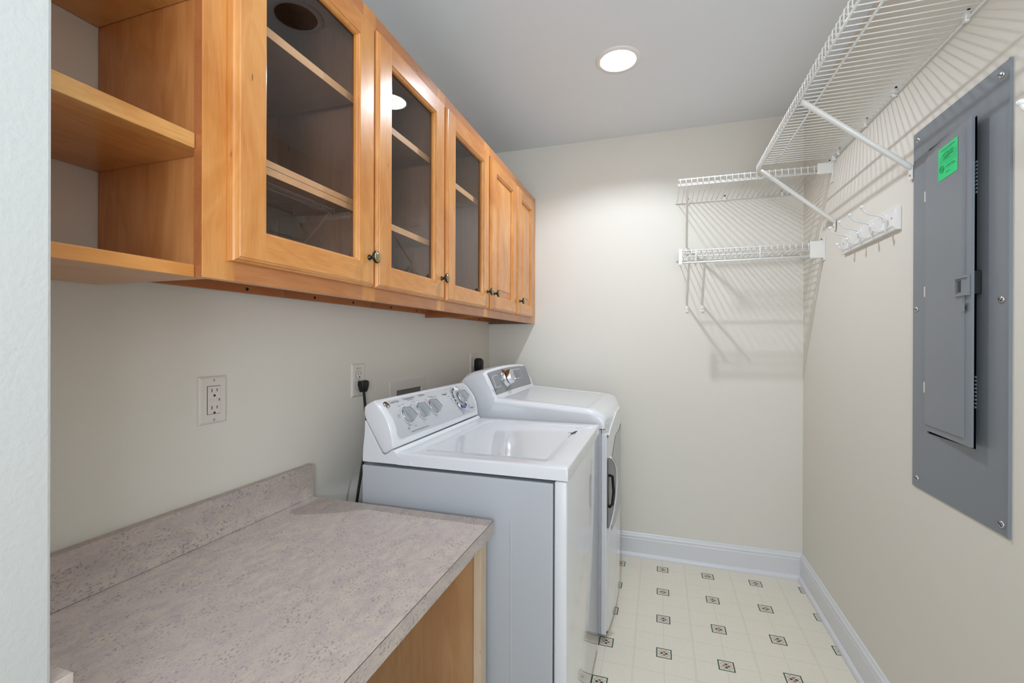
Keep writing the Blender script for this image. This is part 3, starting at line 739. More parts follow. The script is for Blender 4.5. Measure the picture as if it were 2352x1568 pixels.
arch = lambda y: 0.835+0.095*(1-abs((y-yc)/(DY1-yc))**2.2)
dd_ = bow_solid('door', 0.836, 0.020, 0.8355, DY0+0.004, DY1-0.004, 0.022, lambda y: min(arch(y), 0.925)-0.006, 'white_app', t, 0.0)
# top: raised work surface that slopes down at the front, high rounded sides
tb = bmesh.new()
def top_z(x, y):
    e = min(y-DY0, DY1-y)
    z = 0.9905-0.030*((x-0.335)/0.42) if x < 0.755 else 0.9605-0.030*((x-0.755)/0.08)**1.5
    return z
NX, NY = 44, 36
X0, grid = 0.20, []
def ease(v): return v
ysl = [DY0+0.0001+(DY1-DY0-0.0002)*(0.5-0.5*math.cos(PI*j/NY)) for j in range(NY+1)]
for i in range(NX+1):
    row = []
    for j, y in enumerate(ysl):
        xf = bow(y, 0.826, 0.027); x = X0+(xf-X0)*(1-(1-i/NX)**1.6)
        z = top_z(min(x, 0.84), y)
        e = min(y-DY0, DY1-y); rr = 0.030
        if e < rr: z -= 0.024*(1-math.sqrt(max(0, 1-(1-e/rr)**2)))
        ef = xf-x; rf = 0.030
        if ef < rf: z -= 0.020*(1-math.sqrt(max(0, 1-(1-ef/rf)**2)))
        # shallow dished centre with a curved front edge
        lim = 0.742+0.016*(1-((y-yc)/0.34)**2)
        k = min(1, max(0, (lim-x)/0.006))*min(1, max(0, (e-0.045)/0.008))
        z -= 0.0035*k
        row.append(tb.verts.new((x, y, z)))
    grid.append(row)
for i in range(NX):
    for j in range(NY): tb.faces.new((grid[i][j], grid[i+1][j], grid[i+1][j+1], grid[i][j+1]))
be = [e for e in tb.edges if e.is_boundary]
r = bmesh.ops.extrude_edge_only(tb, edges=be)
for v in [g_ for g_ in r['geom'] if isinstance(g_, bmesh.types.BMVert)]: v.co.z = 0.8815
be = [e for e in tb.edges if e.is_boundary]
bmesh.ops.contextual_create(tb, geom=be)
obj('top_cover', tb, 'white_app', t, 50)
obj('top_seam', B().box(0.175, 0.826, DY0+0.004, DY1-0.004, 0.8775, 0.8825), 'seam', t)
fa = bow_solid('fascia_lip', 0.8275, 0.0265, 0.815, DY0+0.003, DY1-0.003, lambda y: min(arch(y), 0.9)-0.001, 0.8995, 'white_app', t, 0.0)
# console
DP = [(0.172, 0.8835), (0.172, 1.055), (0.177, 1.080), (0.192, 1.096), (0.225, 1.108), (0.268, 1.114), (0.280, 1.113), (0.289, 1.104), (0.303, 1.072), (0.318, 1.030), (0.328, 1.000), (0.336, 0.990), (0.336, 0.975), (0.322, 0.945), (0.305, 0.930), (0.262, 0.924), (0.262, 0.8835)]
cm = bmesh.new(); NC = 20; rings = []
for i in range(NC+1):
    y = DY0-0.0006+(DY1-DY0+0.0012)*i/NC; k = 1-((y-yc)/(DY1-yc))**2      # crowned along its length
    ring = []
    for (x, z) in DP:
        zz_ = z+(0.012*k*(z-0.95)/0.16 if z > 0.95 else 0)-0.012*(z > 1.04)*0.4
        e = min(y-DY0, DY1-y); rnd = 0.012*max(0, 1-max(0, e)/0.02)**2
        if z > 1.06: zz_ -= rnd
        ring.append(cm.verts.new((x, y, zz_)))
    rings.append(ring)
m_ = len(DP)
for a, b_ in zip(rings, rings[1:]):
    for k in range(m_): cm.faces.new((a[k], b_[k], b_[(k+1) % m_], a[(k+1) % m_]))
cm.faces.new(rings[0]); cm.faces.new(rings[-1][::-1])
obj('console_housing', cm, 'white_app', t, 38)
DF = [Vector(p) for p in ((0.2895, 1.1025), (0.296, 1.090), (0.303, 1.0735), (0.311, 1.052), (0.318, 1.031), (0.3235, 1.014), (0.329, 0.9985))]
b = B(); rows = 14; vv = []
for i in range(rows+1):
    s = i/rows; p, tg, nr = face_pt(DF, s, 0.0028); k0 = 1.0
    ya = 1.958+0.020*s; yb = 2.572-0.004*s
    n_ = 16; rw2 = []
    for j in range(n_+1):
        y = ya+(yb-ya)*j/n_; kk = 1-((y-yc)/(DY1-yc))**2
        rw2.append(b.bm.verts.new((p.x, y, p.y+0.012*kk*(p.y-0.95)/0.16-0.0048*(p.y > 1.04)*min(1, (p.y-1.04)/0.02))))
    vv.append(rw2)
for a, c_ in zip(vv, vv[1:]):
    for j in range(n_): b.bm.faces.new((a[j], a[j+1], c_[j+1], c_[j]))
DPL = obj('control_panel', b, 'plate_grey', t, 60)
def dfr(s, y, off=0.0):
    p, up, nr = face_frame_at(DF, s, 0.0028); kk = 1-((y-yc)/(DY1-yc))**2
    return Vector((p.x, y, p.y+0.012*kk*(p.y-0.95)/0.16-0.0048*(p.y > 1.04)*min(1, (p.y-1.04)/0.02)))+nr*off, up, nr
c, up, nr = dfr(0.42, 2.150)
kn = obj('knob', B().lathe(c, nr, [(0.0, 0.045), (0.002, 0.045), (0.006, 0.041), (0.018, 0.036), (0.018, 0.030)], 48), 'chrome', t, 40)
obj('knob_gap', B().lathe(c, nr, [(0.017, 0.031), (0.022, 0.031)], 48), 'black', kn)
obj('knob_cap', B().lathe(c, nr, [(0.021, 0.034), (0.023, 0.0365), (0.040, 0.034), (0.043, 0.0325), (0.0435, 0.030), (0.0415, 0.0285)], 48), 'chrome', kn, 40)
obj('knob_face', B().lathe(c, nr, [(0.0415, 0.029), (0.0405, 0.015), (0.040, 0)], 48), 'knob_grey', kn, 40)
ln_ = B()
def rect_line(b, s0, s1, y0, y1, w=0.0009):
    for (sa, ya, sb, yb) in ((s0, y0, s0, y1), (s1, y0, s1, y1), (s0, y0, s1, y0), (s0, y1, s1, y1)):
        A, u, n = dfr(sa, ya, 0.0012); Z, u2, n2 = dfr(sb, yb, 0.0012)
        d = (Z-A).normalized(); sd = d.cross(n).normalized()*w
        b.quad(A-sd, Z-sd, Z+sd, A+sd)
rect_line(ln_, 0.20, 0.72, 1.993, 2.060); rect_line(ln_, 0.26, 0.68, 1.975, 1.990); rect_line(ln_, 0.14, 0.60, 2.19, 2.44)
obj('panel_lines', ln_, 'ink_white', t)
lt = B()
def dtext(body, y, s, size, bold=0):
    c, up, nr = dfr(s, y, 0); lt.text(body, c, (0, 1, 0), up, size, 'CENTER', 0.0012, bold)
for body, y, s, sz in (('Damp', 1.982, 0.36, 0.006), ('Start', 1.983, 0.52, 0.007), ('Off', 2.062, 0.16, 0.008), ('Sturdy', 2.088, 0.56, 0.007), ('Normal', 2.10, 0.68, 0.007), ('Time', 2.112, 0.78, 0.007),
                       ('Bulky', 2.24, 0.58, 0.008), ('Rapid', 2.29, 0.62, 0.008), ('Low  Med  High', 2.35, 0.47, 0.008), ('Wrinkle', 2.42, 0.60, 0.008), ('o  o  o  o', 2.36, 0.36, 0.009), ('Less  More', 2.34, 0.26, 0.008)):
    dtext(body, y, s, sz)
dtext('STEAM DRYER', 2.12, 0.93, 0.006); dtext('BIG CAPACITY', 1.975, 0.80, 0.010)
obj('panel_lettering', lt, 'ink_dark', t)
# door details: dark lens-shaped handle recess on the near edge, white arched ridge and grey inset
def on_door(y, z, off): return (bow(y, 0.836, 0.020)+off, y, z)
hr = bmesh.new(); zc, hh = 0.605, 0.148; L0 = []; n_ = 28
for i in range(n_+1):
    k = -1+2*i/n_; z = zc+hh*k; wd2 = 0.030+0.175*(1-abs(k)**2.2)
    row = []
    for j in range(9):
        y = 1.948+wd2*j/8; dep = 0.0012-0.018*math.sin(PI*j/8)*(1-k*k)*0
        row.append(hr.verts.new(on_door(y, z, 0.0014)))
    L0.append(row)
for a, b_ in zip(L0, L0[1:]):
    for j in range(8): hr.faces.new((a[j], a[j+1], b_[j+1], b_[j]))
hdl = obj('door_handle', hr, 'handle_dark', dd_, 60)
gb = B()
for k in range(-6, 7):
    pass
gb.tube([on_door(1.968, zc-hh*0.40, 0.004), on_door(1.985, zc-hh*0.36, 0.012), on_door(1.992, zc, 0.016), on_door(1.985, zc+hh*0.46, 0.012), on_door(1.968, zc+hh*0.5, 0.004)], 0.006, 10)
obj('grip_bar', gb, 'black', hdl)
rg = B(); rg.tube([on_door(1.948+0.034+0.175*(1-abs(k/14)**2.2), zc+hh*k/14, 0.003) for k in range(-14, 15)], 0.004, 8)
obj('handle_ridge', rg, 'white_app', dd_)
ib = bmesh.new(); L0 = []
for i in range(20+1):
    k = i/20; z = 0.42+0.40*k; k2 = (z-zc)/hh
    ya = 1.948+0.034+0.175*(1-min(1, abs(k2))**2.2)+0.03 if abs(k2) < 1 else 2.02
    ya = max(2.03+0.10*max(0, (k-0.8)/0.2), ya)
    row = [ib.verts.new(on_door(ya+(2.50-ya)*j/8, z, 0.0012)) for j in range(9)]
    L0.append(row)
for a, b_ in zip(L0, L0[1:]):
    for j in range(8): ib.faces.new((a[j], a[j+1], b_[j+1], b_[j]))
obj('door_inset', ib, 'plate_silver', dd_, 60)

# ------------------------------------------------------------------ outlets and plumbing box on the left wall
def wall_plate(b, y0, y1, z0, z1, th=0.006):
    ey = 0.006; b.prism([(y0, z0), (y1, z0), (y1, z1), (y0, z1)], 'x', 0.0, 0.0015)
    rings = [[b.bm.verts.new((x, a, c)) for a, c in ((y0+k, z0+k), (y1-k, z0+k), (y1-k, z1-k), (y0+k, z1-k))] for x, k in ((0.0012, 0), (0.003, 0.0008), (0.005, 0.0035), (th, ey))]
    for p, q in zip(rings, rings[1:]):
        for i in range(4): b.bm.faces.new((p[i], p[(i+1) % 4], q[(i+1) % 4], q[i]))
    b.bm.faces.new(rings[-1])
def slots(b, yc_, zc_, x):
    b.box(x-0.0004, x+0.0003, yc_-0.0078, yc_-0.0060, zc_, zc_+0.0088); b.box(x-0.0004, x+0.0003, yc_+0.0060, yc_+0.0078, zc_+0.001, zc_+0.0085)
    b.lathe((x-0.0003, yc_, zc_-0.0085), (1, 0, 0), [(0, 0.0030), (0.0006, 0.0030), (0.0006, 0)], 14)
def screw(b, y, z, x): b.lathe((x-0.0002, y, z), (1, 0, 0), [(0, 0.0030), (0.0010, 0.0026), (0.0013, 0)], 14)
y0, y1, z0, z1 = 0.799, 0.874, 1.044, 1.160; yo = (y0+y1)/2; zo = (z0+z1)/2
t = thing('wall_outlet', 'square-faced two-socket outlet with test buttons above the counter, nothing plugged in', 'outlet', (0, yo, zo))
b = B(); wall_plate(b, y0, y1, z0, z1); obj('cover_plate', b, 'plastic', t)
obj('recess_line', B().box(0.0060, 0.0063, yo-0.0175, yo+0.0175, zo-0.0345, zo+0.0345), 'plastic_dk', t)
f = obj('receptacle', B().box(0.006, 0.0082, yo-0.0166, yo+0.0166, zo-0.0336, zo+0.0336, 0.001), 'plastic', t)
for dz in (0.0195, -0.0225): b = B(); slots(b, yo, zo+dz, 0.0083); obj('slots', b, 'plastic_dk', f)
for ya, yb in ((-0.0145, -0.003), (-0.002, 0.009)): obj('test_button', B().box(0.0080, 0.0092, yo+ya, yo+yb, zo-0.0035, zo+0.0035, 0.0006), 'plastic', f)
obj('indicator', B().box(0.0080, 0.0088, yo+0.0118, yo+0.0135, zo-0.003, zo+0.003), 'plastic_dk', f)
for dz in (0.048, -0.048): b = B(); screw(b, yo, zo+dz, 0.006); obj('screw', b, 'steel', t)

y0, y1, z0, z1 = 1.365, 1.440, 1.045, 1.164; yo = (y0+y1)/2; zo = (z0+z1)/2
t = thing('wall_outlet', 'two-socket outlet behind the washer with a black plug in its lower socket', 'outlet', (0, yo, zo))
b = B(); wall_plate(b, y0, y1, z0, z1); obj('cover_plate', b, 'plastic', t)
for dz in (0.0195, -0.0195):
    rr_ = B()
    pts = []
    for k in range(40):
        a = 2*PI*k/40; yy = 0.0172*math.cos(a); z_ = 0.0172*math.sin(a); z_ = max(-0.0143, min(0.0143, z_)); pts.append((yo+yy, zo+dz+z_))
    rr_.prism(pts, 'x', 0.006, 0.0085, 0.0008)
    f = obj('receptacle', rr_, 'plastic', t)
    ol = B(); n_ = len(pts)
    for k in range(n_):
        a, c_ = Vector(pts[k]), Vector(pts[(k+1) % n_]); m0 = Vector((yo, zo+dz))
        a2, c2 = m0+(a-m0)*1.06, m0+(c_-m0)*1.06
        ol.quad((0.0062, a.x, a.y), (0.0062, c_.x, c_.y), (0.0062, c2.x, c2.y), (0.0062, a2.x, a2.y))
    obj('outline', ol, 'plastic_dk', f)
    b = B(); slots(b, yo, zo+dz+0.001, 0.0086); obj('slots', b, 'plastic_dk', f)
b = B(); screw(b, yo, zo, 0.006); obj('screw', b, 'steel', t)
b = B(); b.text('20A-125V', (0.006, yo, zo+0.043), (0, 1, 0), (0, 0, 1), 0.0075, 'CENTER', 0.0003); obj('lettering', b, 'ink', t)

t = thing('power_cord', 'black washer power cord and plug hanging from the outlet behind the washer', 'cord', (0.02, yo, zo-0.02))
pb = B().prism([(yo-0.015, 1.086), (yo-0.013, 1.102), (yo+0.017, 1.104), (yo+0.026, 1.099), (yo+0.024, 1.080), (yo+0.014, 1.062), (yo-0.004, 1.062)], 'x', 0.0092, 0.034, 0.006, 3)
obj('plug', pb, 'black', t, 40)
pts = [(0.024, yo+0.004, 1.066), (0.025, yo+0.006, 1.045), (0.027, 1.412, 1.000), (0.030, 1.416, 0.960), (0.032, 1.412, 0.900), (0.034, 1.396, 0.840), (0.036, 1.374, 0.770), (0.040, 1.350, 0.700), (0.044, 1.325, 0.600), (0.05, 1.31, 0.40), (0.06, 1.32, 0.15), (0.10, 1.36, 0.012)]
def spline(P_, n=6):
    P_ = [Vector(p) for p in P_]; out = []
    for i in range(len(P_)-1):
        a, b, c, d = P_[max(0, i-1)], P_[i], P_[i+1], P_[min(len(P_)-1, i+2)]
        for k in range(n):
            u = k/n; out.append(0.5*((2*b)+(c-a)*u+(2*a-5*b+4*c-d)*u*u+(3*b-a-3*c+d)*u**3))
    out.append(P_[-1]); return out
obj('cable', B().tube(spline(pts), 0.0048, 10), 'black', t)

y0, y1, z0, z1 = 2.434, 2.56, 1.05, 1.176; yo = 2.497; zo = 1.113
t = thing('wall_outlet', 'square dryer outlet by the back corner with a large round black plug', 'outlet', (0, yo, zo))
b = B(); wall_plate(b, y0, y1, z0, z1); obj('cover_plate', b, 'plastic', t)
obj('socket', B().lathe((0.006, yo, zo), (1, 0, 0), [(0, 0.029), (0.003, 0.028), (0.003, 0)], 32), 'plastic', t)
t = thing('power_cord', 'thick black dryer plug and cord in the outlet by the back corner', 'cord', (0.02, yo, zo))
pb = B().prism([(yo-0.026, 1.125), (yo-0.022, 1.140), (yo-0.006, 1.147), (yo+0.022, 1.140), (yo+0.032, 1.122), (yo+0.030, 1.092), (yo+0.020, 1.070), (yo+0.018, 1.04), (yo-0.012, 1.04), (yo-0.016, 1.07), (yo-0.028, 1.095)], 'x', 0.0095, 0.052, 0.010, 3)
obj('plug', pb, 'black', t, 40)
obj('cable', B().tube(spline([(0.03, yo+0.003, 1.06), (0.032, yo+0.003, 1.0), (0.04, yo, 0.8), (0.06, yo-0.02, 0.4), (0.10, yo-0.04, 0.013)]), 0.0095, 12), 'black', t)

t = thing('laundry_valve_box', 'recessed plumbing box with beige frame in the wall behind the washer', 'valve box', (0, 1.75, 0.98))
fr = B(); fr.box(0, 0.008, 1.601, 1.652, 0.86, 1.078, 0.002).box(0, 0.008, 1.859, 1.902, 0.86, 1.078, 0.002).box(0, 0.0078, 1.650, 1.861, 1.040, 1.0778, 0.0015).box(0, 0.0078, 1.650, 1.861, 0.86, 0.89, 0.0015)
obj('frame', fr, 'plastic', t)
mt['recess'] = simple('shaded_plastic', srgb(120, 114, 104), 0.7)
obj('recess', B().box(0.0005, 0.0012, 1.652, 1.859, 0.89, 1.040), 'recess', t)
for yy in (1.69, 1.82):
    vb = B(); vb.tube([(0.012, yy, 0.90), (0.012, yy, 0.93)], 0.009, 12).lathe((0.012, yy, 0.94), (1, 0, 0), [(0, 0.015), (0.008, 0.015), (0.01, 0.008), (0.01, 0)], 16)
    obj('valve', vb, 'steel', t)

# ------------------------------------------------------------------ breaker panel on the right wall
t = thing('breaker_panel', 'tall grey electrical breaker panel on the right wall, door slightly ajar', 'electrical panel', (W, 1.46, 1.34)); BP = t
xf = W-0.004
oy0, oy1, oz0, oz1 = 1.3705, 1.576, 0.994, 1.788
cv = B()
def pbox(b, ya, yb, za, zb): b.box(xf, W-0.0003, ya, yb, za, zb)
pbox(cv, 1.262, oy0, 0.826, 1.862); pbox(cv, oy1, 1.655, 0.826, 1.862); pbox(cv, oy0, oy1, 0.826, oz0); pbox(cv, oy0, oy1, oz1, 1.862)
# folded outer rim
cv.prism([(1.2612, 0.8255), (1.2650, 0.8255), (1.2650, 1.8625), (1.2612, 1.8625)], 'x', xf-0.002, W-0.0002)
obj('cover', cv, 'panel', t)
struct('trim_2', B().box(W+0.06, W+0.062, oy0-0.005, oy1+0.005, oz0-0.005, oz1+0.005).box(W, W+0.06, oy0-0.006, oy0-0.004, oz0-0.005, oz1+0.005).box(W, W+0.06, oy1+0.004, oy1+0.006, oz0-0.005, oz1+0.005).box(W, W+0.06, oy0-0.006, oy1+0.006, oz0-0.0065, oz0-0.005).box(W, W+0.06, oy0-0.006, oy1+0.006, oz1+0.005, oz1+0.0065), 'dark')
# door: hinged on the far edge, near edge stands off the cover
hy, ny, dz0, dz1 = 1.574, 1.346, 1.002, 1.780
openx = 0.019
def dpt(k, z, out=0.0):   # k 0 at the hinge, 1 at the near edge
    return (xf-0.004-openx*k-out, hy+(ny-hy)*k, z)
db_ = bmesh.new()
def shell(bm, rows):
    R2 = [[bm.verts.new(p) for p in r_] for r_ in rows]
    for a, b in zip(R2, R2[1:]):
        for i in range(4): bm.faces.new((a[i], a[(i+1) % 4], b[(i+1) % 4], b[i]))
    return R2
def rect(k0, k1, za, zb, out): return [dpt(k0, za, out), dpt(k1, za, out), dpt(k1, zb, out), dpt(k0, zb, out)]
rws = shell(db_, [rect(0, 1, dz0, dz1, -0.006), rect(0, 1, dz0, dz1, 0.0), rect(0.004, 0.88, dz0+0.014, dz1-0.016, 0.0), rect(0.010, 0.862, dz0+0.018, dz1-0.020, 0.0045)])
db_.faces.new(rws[-1]); db_.faces.new(rws[0][::-1])
pd = obj('door', db_, 'panel', t)
hg = B()
for z in (1.657, 1.390, 1.122): hg.box(xf-0.0085, xf-0.001, hy-0.003, hy+0.005, z-0.015, z+0.015, 0.001)
h0 = None
for z in (1.657, 1.390, 1.122): obj('hinge', B().box(xf-0.0085, xf-0.001, hy-0.003, hy+0.005, z-0.015, z+0.015, 0.001), 'plastic', t)
hg.bm.free()
kk = lambda y: (hy-y)/(hy-ny)
def onp(b, y0, y1, za, zb, o0, o1):
    k0, k1 = kk(y1), kk(y0); t_ = bmesh.new(); v = [t_.verts.new(p) for p in rect(k0, k1, za, zb, o0)+rect(k0, k1, za, zb, o1)]
    for f_ in ((0, 1, 2, 3), (4, 5, 6, 7), (0, 1, 5, 4), (1, 2, 6, 5), (2, 3, 7, 6), (3, 0, 4, 7)): t_.faces.new([v[i] for i in f_])
    b.merge(t_)
lb = B(); onp(lb, 1.350, 1.404, 1.360, 1.366, 0.0, 0.009); onp(lb, 1.350, 1.404, 1.402, 1.408, 0.0, 0.009); onp(lb, 1.399, 1.404, 1.3662, 1.4018, 0.0, 0.009); onp(lb, 1.350, 1.3988, 1.3662, 1.4018, 0, 0.0055)
la = obj('latch', lb, 'panel', pd)
lb = B(); onp(lb, 1.380, 1.392, 1.370, 1.398, 0.0058, 0.0064); obj('latch_slot', lb, 'seam', la)
lw = B(); k = kk(1.370); lw.text('SQUARE D', dpt(k, 1.384, 0.0058), (0, 0, -1), Vector(dpt(0, 0))-Vector(dpt(1, 0)), 0.0065, 'CENTER', 0.0003); obj('lettering', lw, 'seam', la)
lt2 = B(); lt2.box(xf-0.021, xf-0.001, ny+0.004, ny+0.022, 1.362, 1.418, 0.002); obj('latch_bolt', lt2, 'black', la)
ft = B(); onp(ft, 1.364, 1.378, 1.323, 1.343, 0.0045, 0.0048); obj('knockout', ft, 'panel', pd)
sc_ = B().box(xf-0.0005, xf-0.0002, 0, 0, 0, 0); sc_.bm.free()
for (y, z) in ((1.289, 1.839), (1.628, 1.837), (1.286, 1.343), (1.636, 1.345), (1.283, 0.849), (1.629, 0.852)):
    s1 = obj('screw', B().lathe((xf, y, z), (-1, 0, 0), [(0, 0.0082), (0.002, 0.0080), (0.0035, 0.0055), (0.004, 0)], 20), 'steel', t)
    a = random.uniform(0.3, 0.9); obj('screw_slot', B().prism([(y+math.cos(a)*0.0065+math.sin(a)*0.0008, z+math.sin(a)*0.0065-math.cos(a)*0.0008), (y+math.cos(a)*0.0065-math.sin(a)*0.0008, z+math.sin(a)*0.0065+math.cos(a)*0.0008), (y-math.cos(a)*0.0065-math.sin(a)*0.0008, z-math.sin(a)*0.0065+math.cos(a)*0.0008), (y-math.cos(a)*0.0065+math.sin(a)*0.0008, z-math.sin(a)*0.0065-math.cos(a)*0.0008)], 'x', xf-0.0046, xf-0.0036), 'seam', s1)
for zc_ in (1.640, 1.128):
    rb = B()
    for k in range(9): rb.box(xf-0.002, W-0.0004, 1.3695, 1.380, zc_-0.036+k*0.009, zc_-0.036+k*0.009+0.0045)
    obj('breaker_row', rb, 'panel', t)
# green inspection sticker on the door
t = thing('inspection_sticker', 'bright green inspection sticker with handwriting on the breaker panel door', 'sticker', (W-0.02, 1.49, 1.725))
def sp(u, v, out):  # u 0..1 from left edge as read, v 0..1 up
    y = 1.496+(1.397-1.496)*u; return Vector(dpt(kk(y), 1.6715+0.083*v, 0.0045+out))
b = B(); b.quad(sp(0, 0, .0006), sp(1, 0, .0006), sp(1, 1, .0006), sp(0, 1, .0006)); b.quad(sp(0, 0, .0002), sp(1, 0, .0002), sp(1, 1, .0002), sp(0, 1, .0002))
obj('paper', b, 'green', t)
b = B(); rt = (sp(1, 0, 0)-sp(0, 0, 0)); upv = (0, 0, 1)
b.text('COUNTY BUILDING INSPECTIONS', sp(0.5, 0.90, 0.0006), rt, upv, 0.0046, 'CENTER', 0.0003, 0.0001)
b.text('ELECTRICAL APPROVED', sp(0.52, 0.83, 0.0006), rt, upv, 0.0040, 'CENTER', 0.0003)
for v_, u0, u1 in ((0.70, 0.08, 0.95), (0.63, 0.08, 0.95), (0.57, 0.08, 0.95), (0.51, 0.08, 0.92), (0.44, 0.34, 0.95), (0.28, 0.36, 0.95)):
    b.quad(sp(u0, v_, .0009), sp(u1, v_, .0009), sp(u1, v_+0.008, .0009), sp(u0, v_+0.008, .0009))
b.text('RENEWAL', sp(0.52, 0.16, 0.0006), rt, upv, 0.0050, 'CENTER', 0.0003)
def scrib(u0, u1, v0, amp, n, seed):
    rnd = random.Random(seed); pts = []
    for k in range(n): pts.append(sp(u0+(u1-u0)*k/(n-1)+rnd.uniform(-.01, .01), v0+amp*(1 if k % 2 else -1)*rnd.uniform(.3, 1), .0010))
    b.tube(spline(pts, 3), 0.00035, 5)
scrib(0.22, 0.80, 0.755, 0.04, 16, 1); scrib(0.30, 0.78, 0.665, 0.035, 16, 2); scrib(0.28, 0.60, 0.60, 0.02, 9, 3); scrib(0.40, 0.85, 0.335, 0.04, 11, 4)
cs = [sp(0.20+0.115*math.cos(2*PI*k/24), 0.33+0.115*math.sin(2*PI*k/24), .0010) for k in range(25)]; b.tube(cs, 0.0005, 5)
cs = [sp(0.20+0.075*math.cos(2*PI*k/24), 0.33+0.075*math.sin(2*PI*k/24), .0010) for k in range(25)]; b.tube(cs, 0.0003, 5)
scrib(0.14, 0.27, 0.33, 0.02, 7, 6)
obj('writing', b, 'green_ink', t)

# ------------------------------------------------------------------ coat hook racks on the right wall
def hook_rack(dy, label, nh=4):
    t = thing('coat_hook_rack', label, 'coat rack', (W, 1.96+dy, 1.645), None)
    ya, yb, za, zb = 1.735+dy, 2.190+dy, 1.604, 1.678; x1 = W-0.017
    b = B(); lv = [(W-0.0003, 0), (W-0.010, 0), (W-0.013, 0.0025), (W-0.0135, 0.008), (x1, 0.013), (x1-0.001, 0.015)]
    rings = [[b.bm.verts.new((x, a, c)) for a, c in ((ya+k, za+k), (yb-k, za+k), (yb-k, zb-k), (ya+k, zb-k))] for x, k in lv]
    for p, q in zip(rings, rings[1:]):
        for i in range(4): b.bm.faces.new((p[i], p[(i+1) % 4], q[(i+1) % 4], q[i]))
    b.bm.faces.new(rings[-1]); b.bm.faces.new(rings[0][::-1])
    obj('board', b, 'hook', t)
    for y in (1.753+dy, 2.150+dy): obj('screw', B().lathe((x1-0.0008, y, 1.643), (-1, 0, 0), [(0, 0.0035), (0.0012, 0.003), (0.0014, 0)], 12), 'steel', t)
    xb = x1-0.001
    for i in range(nh):
        y = 1.795+0.098*i+dy
        b = B()
        b.ball((xb, y, 1.640), 0.016, (0.22, 0.55, 1.55))                # oval back plate
        up = spline([(xb-0.002, y, 1.640), (xb-0.006, y, 1.656), (xb-0.016, y, 1.6625), (xb-0.034, y, 1.668), (xb-0.050, y, 1.674), (xb-0.060, y, 1.684), (xb-0.0635, y, 1.692)], 5)
        n_ = len(up); b.tube(up, [0.0062-0.0024*min(1, k/(n_*.35))+0.0016*max(0, (k/n_-.75)/.25) for k in range(n_)], 10)
        b.ball((xb-0.064, y, 1.6955), 0.0078, (1, 1, 0.85))
        lo = spline([(xb-0.002, y, 1.640), (xb-0.005, y, 1.622), (xb-0.010, y, 1.615), (xb-0.022, y, 1.612), (xb-0.034, y, 1.617), (xb-0.040, y, 1.627)], 5)
        n_ = len(lo); b.tube(lo, [0.0060-0.0024*min(1, k/(n_*.5)) for k in range(n_)], 10)
        b.ball((xb-0.0405, y, 1.630), 0.0062)
        b.tube([(xb-0.003, y, 1.625), (xb-0.003, y, 1.608)], [0.005, 0.003], 8)
        obj('hook', b, 'hook', t)
    return t
hook_rack(0, 'white hook rack with four double hooks, between the wire shelf brace and breaker panel')
hook_rack(-0.990, 'white hook rack at the right edge of the photo, only one knob showing')

# ------------------------------------------------------------------ wire shelves
def brace(parent, a, b_, r, foot_dir, name='brace'):
    """tube brace from the shelf lip a down to the wall b_, with a flat screw foot"""
    a, b_ = Vector(a), Vector(b_); d = (b_-a).normalized()
    br = obj(name, B().tube([a, a+d*0.012, b_-d*0.01, b_], [r*0.75, r, r, r*0.8], 12), 'wire', parent)
    n = Vector(foot_dir); s = Vector((1, 0, 0)) if abs(n.x) < .5 else Vector((0, 1, 0)); w = r*1.25
    f = B(); c = b_+n*0.001; z0, z1 = c.z-0.036, c.z+0.004
    p0 = c-s*w; p1 = c+s*w
    q = lambda p, z, o: (p.x+n.x*o, p.y+n.y*o, z)
    t_ = bmesh.new(); v = [t_.verts.new(k) for k in (q(p0, z0, 0), q(p1, z0, 0), q(p1, z1, 0), q(p0, z1, 0), q(p0, z0, .003), q(p1, z0, .003), q(p1, z1, .003), q(p0, z1, .003))]
    for f_ in ((0, 1, 2, 3), (4, 5, 6, 7), (0, 1, 5, 4), (1, 2, 6, 5), (2, 3, 7, 6), (3, 0, 4, 7)): t_.faces.new([v[i] for i in f_])
    f.merge(t_); ft = obj('foot', f, 'wire', br)
    sc = Vector((c.x+n.x*.003, c.y+n.y*.003, c.z-0.022)); obj('screw', B().lathe(sc, n, [(0, 0.004), (0.002, 0.003), (0.002, 0)], 10), 'steel', ft) if False else None
    S_ = B().lathe(sc, n, [(0, 0.004), (0.002, 0.003), (0.002, 0)], 10)
    obj('foot_screw', S_, 'steel', br)
RW_, RL_ = 0.0017, 0.0031
def clip(parent, p, n):
    """wall clip: small plastic hook over the rail with a dark screw above"""
    p = Vector(p); n = Vector(n); s = Vector((0, 1, 0)) if abs(n.x) > .5 else Vector((1, 0, 0))
    a = p-s*0.006-Vector((0, 0, 0.010)); b = p+s*0.006+n*0.011+Vector((0, 0, 0.012))
    c = obj('wall_clip', B().box(min(a.x, b.x), max(a.x, b.x), min(a.y, b.y), max(a.y, b.y), a.z, b.z, 0.002), 'wire', parent)
    obj('clip_screw', B().lathe(p+Vector((0, 0, 0.019)), n, [(0, 0.004), (0.004, 0.0035), (0.004, 0)], 10), 'screw_black', c)
